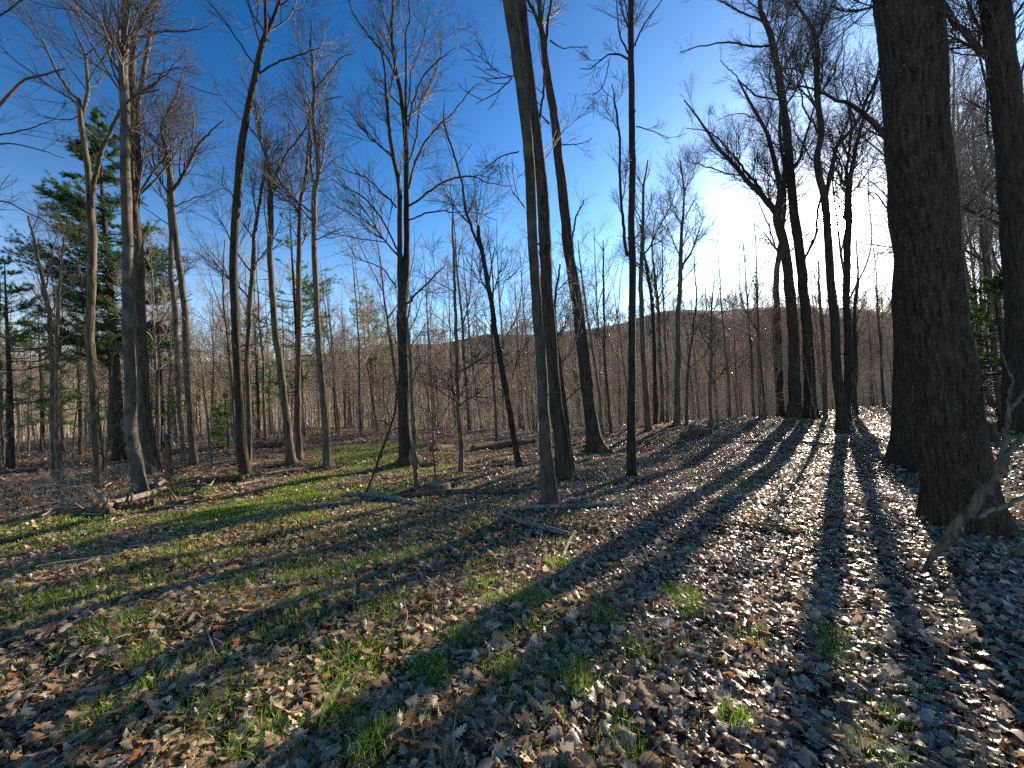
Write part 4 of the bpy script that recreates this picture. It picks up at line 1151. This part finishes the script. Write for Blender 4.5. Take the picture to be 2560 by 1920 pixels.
# ------------------------------------------------------------------ grass
def grass():
    rng = np.random.default_rng(600)
    X, Y, S, Cc = [], [], [], []
    def patch(u, v, rad, n, h=.09, green=(.12, .23, .03)):
        g, d = on_ground(u, v)
        a = rng.uniform(0, 6.283, n); r_ = rad * rng.uniform(0, 1, n) ** .6
        X.append(g[0] + r_ * np.cos(a)); Y.append(g[1] + r_ * np.sin(a)); S.append(h * rng.uniform(.5, 1.25, n)); Cc.append(np.array(green)[None] * rng.uniform(.6, 1.4, (n, 1)))
    k_ = 2560 / 2212
    # the grass track, from the gap by the double stemmed tree down to the left
    for (u, v, rad, n) in [(790, 968, 2.2, 2600), (830, 980, 1.6, 1800), (760, 992, 1.2, 1300), (820, 1005, .9, 500), (700, 1030, .7, 450), (660, 1050, .8, 700), (600, 1075, .7, 600), (680, 1070, .5, 300), (550, 1095, .7, 700), (500, 1108, .7, 900), (470, 1118, .5, 700), (435, 1130, .5, 420),
                           (720, 1090, .5, 200), (560, 1130, .6, 350), (630, 1115, .4, 250), (690, 1120, .3, 140), (600, 1160, .5, 260)]:
        patch(u * k_, v * k_, rad * 1.1, int(n * 2.2), .075, (.14, .25, .03))
    for (u, v, rad, n) in [(640, 1218, .22, 160), (720, 1238, .2, 220), (290, 1272, .3, 160), (330, 1230, .4, 200), (390, 1185, .3, 160), (1210, 1222, .14, 140), (1130, 1300, .16, 260), (1150, 1300, .13, 200), (1075, 1302, .1, 130), (1040, 1268, .12, 130), (1000, 1382, .1, 130), (930, 1450, .1, 130), (960, 1470, .07, 70), (1095, 1462, .07, 120),
                           (1250, 1490, .08, 120), (1245, 1450, .06, 60), (740, 1540, .12, 100), (560, 1600, .12, 100), (800, 1625, .1, 120), (820, 1590, .07, 70), (1475, 1290, .14, 190), (1490, 1320, .12, 120), (1790, 1380, .1, 130), (1800, 1420, .08, 70), (1590, 1560, .07, 90), (1920, 1560, .05, 40), (270, 1350, .2, 120), (290, 1430, .12, 110), (420, 1440, .2, 120), (150, 1290, .2, 140),
                           (1310, 1340, .1, 90), (60, 1340, .3, 160), (680, 1300, .2, 160), (870, 1205, .2, 140), (800, 1215, .2, 120), (830, 1320, .2, 160), (610, 1370, .2, 150), (750, 1430, .18, 140), (520, 1260, .25, 130), (650, 1250, .15, 120), (460, 1205, .3, 150), (1380, 1420, .1, 50), (1620, 1380, .12, 60), (1900, 1640, .1, 60), (1340, 1600, .1, 60), (470, 1530, .15, 90), (240, 1540, .15, 80), (760, 1480, .15, 90)]:
        patch(u * k_, v * k_, rad * 1.25, int(n * 2.6), .085, (.155, .285, .03))
    for _ in range(2100):                            # ragged small clumps, most of them on the left and middle
        r_ = 1.3 + 12 * rng.uniform() ** 1.3; a = math.radians(rng.uniform(-60, 50))
        x0, y0 = r_ * math.sin(a), r_ * math.cos(a)
        nzv = sum(math.sin(k * (x0 * math.cos(b) + y0 * math.sin(b)) + p) for k, b, p in [(.9, .3, 1), (1.9, 1.4, 2), (3.1, 2.2, 0)])
        if nzv * .35 + np.interp(a, [-1, -.2, .2, .6], [.55, .45, -.1, -.5]) - max(0, r_ - 6) * .08 < rng.uniform(-.3, .6): continue
        n = int(rng.uniform(12, 70)); rad = rng.uniform(.05, .32)
        aa = rng.uniform(0, 6.283, n); rr = rad * np.abs(rng.normal(size=n))
        el = rng.uniform(.5, 2.2)
        X.append(x0 + rr * np.cos(aa) * el); Y.append(y0 + rr * np.sin(aa)); S.append(rng.uniform(.03, .075) * rng.uniform(.5, 1.4, n))
        Cc.append(np.array([.12, .215, .032])[None] * rng.uniform(.6, 1.3) * rng.uniform(.7, 1.3, (n, 1)))
    # thin scattered blades over the left and middle floor
    n = 150000
    x, y = polar(n, 1.2, 14, 62)
    nz = sum(np.sin(k * (x * math.cos(a) + y * math.sin(a)) + p) for k, a, p in [(1.1, .3, 1), (2.3, 1.4, 2), (3.7, 2.2, 0), (5.9, .9, 4)])
    side = np.interp(x / np.maximum(y, .5), [-1.3, -.2, .25, .8], [.9, .8, .1, -.6]) - np.interp(y, [2, 4, 7, 14], [0, .1, .7, 1.4])
    keep = nz * .55 + side > .3
    x, y = x[keep], y[keep]
    X.append(x); Y.append(y); S.append(rng.uniform(.035, .095, len(x))); Cc.append(np.array([.13, .21, .035])[None] * rng.uniform(.6, 1.4, (len(x), 1)))
    x = np.concatenate(X); y = np.concatenate(Y); s = np.concatenate(S); c = np.concatenate(Cc)
    n = len(x); z = terrain(x, y)
    dry = rng.uniform(size=n) < .16
    c[dry] = np.array([.32, .26, .13]) * rng.uniform(.7, 1.2, (dry.sum(), 1))
    az = rng.uniform(0, 6.283, n); bend = rng.uniform(.15, 1.35, n)
    dx, dy = np.cos(az), np.sin(az)
    w = .0014 * rng.uniform(.8, 1.6, n) * np.clip(np.hypot(x, y) / 3.5, 1, 3)
    t = np.array([0, .45, .8, 1.0])
    hx = s[:, None] * bend[:, None] * t ** 1.8 * .8
    px = x[:, None] + dx[:, None] * hx; py = y[:, None] + dy[:, None] * hx; pz = z[:, None] + .005 + s[:, None] * t * (1 - .35 * bend[:, None] * t)
    ww = w[:, None] * np.array([1, .9, .6, .08])
    Lf = np.stack([px - dy[:, None] * ww, py + dx[:, None] * ww, pz], -1); Rt = np.stack([px + dy[:, None] * ww, py - dx[:, None] * ww, pz], -1)
    V = np.stack([Lf, Rt], 2).reshape(-1, 3)
    i = np.arange(3)
    q = np.stack([2 * i, 2 * i + 1, 2 * i + 3, 2 * i + 2], 1)
    F = (q[None] + (np.arange(n) * 8)[:, None, None]).reshape(-1, 4)
    tag(link('grass', mesh_from('grass', V, F, M['grassm'], tint=np.repeat(c, 8, 0))), 'fresh green grass in tufts among the leaves and along the track', 'grass', kind='stuff')
grass()
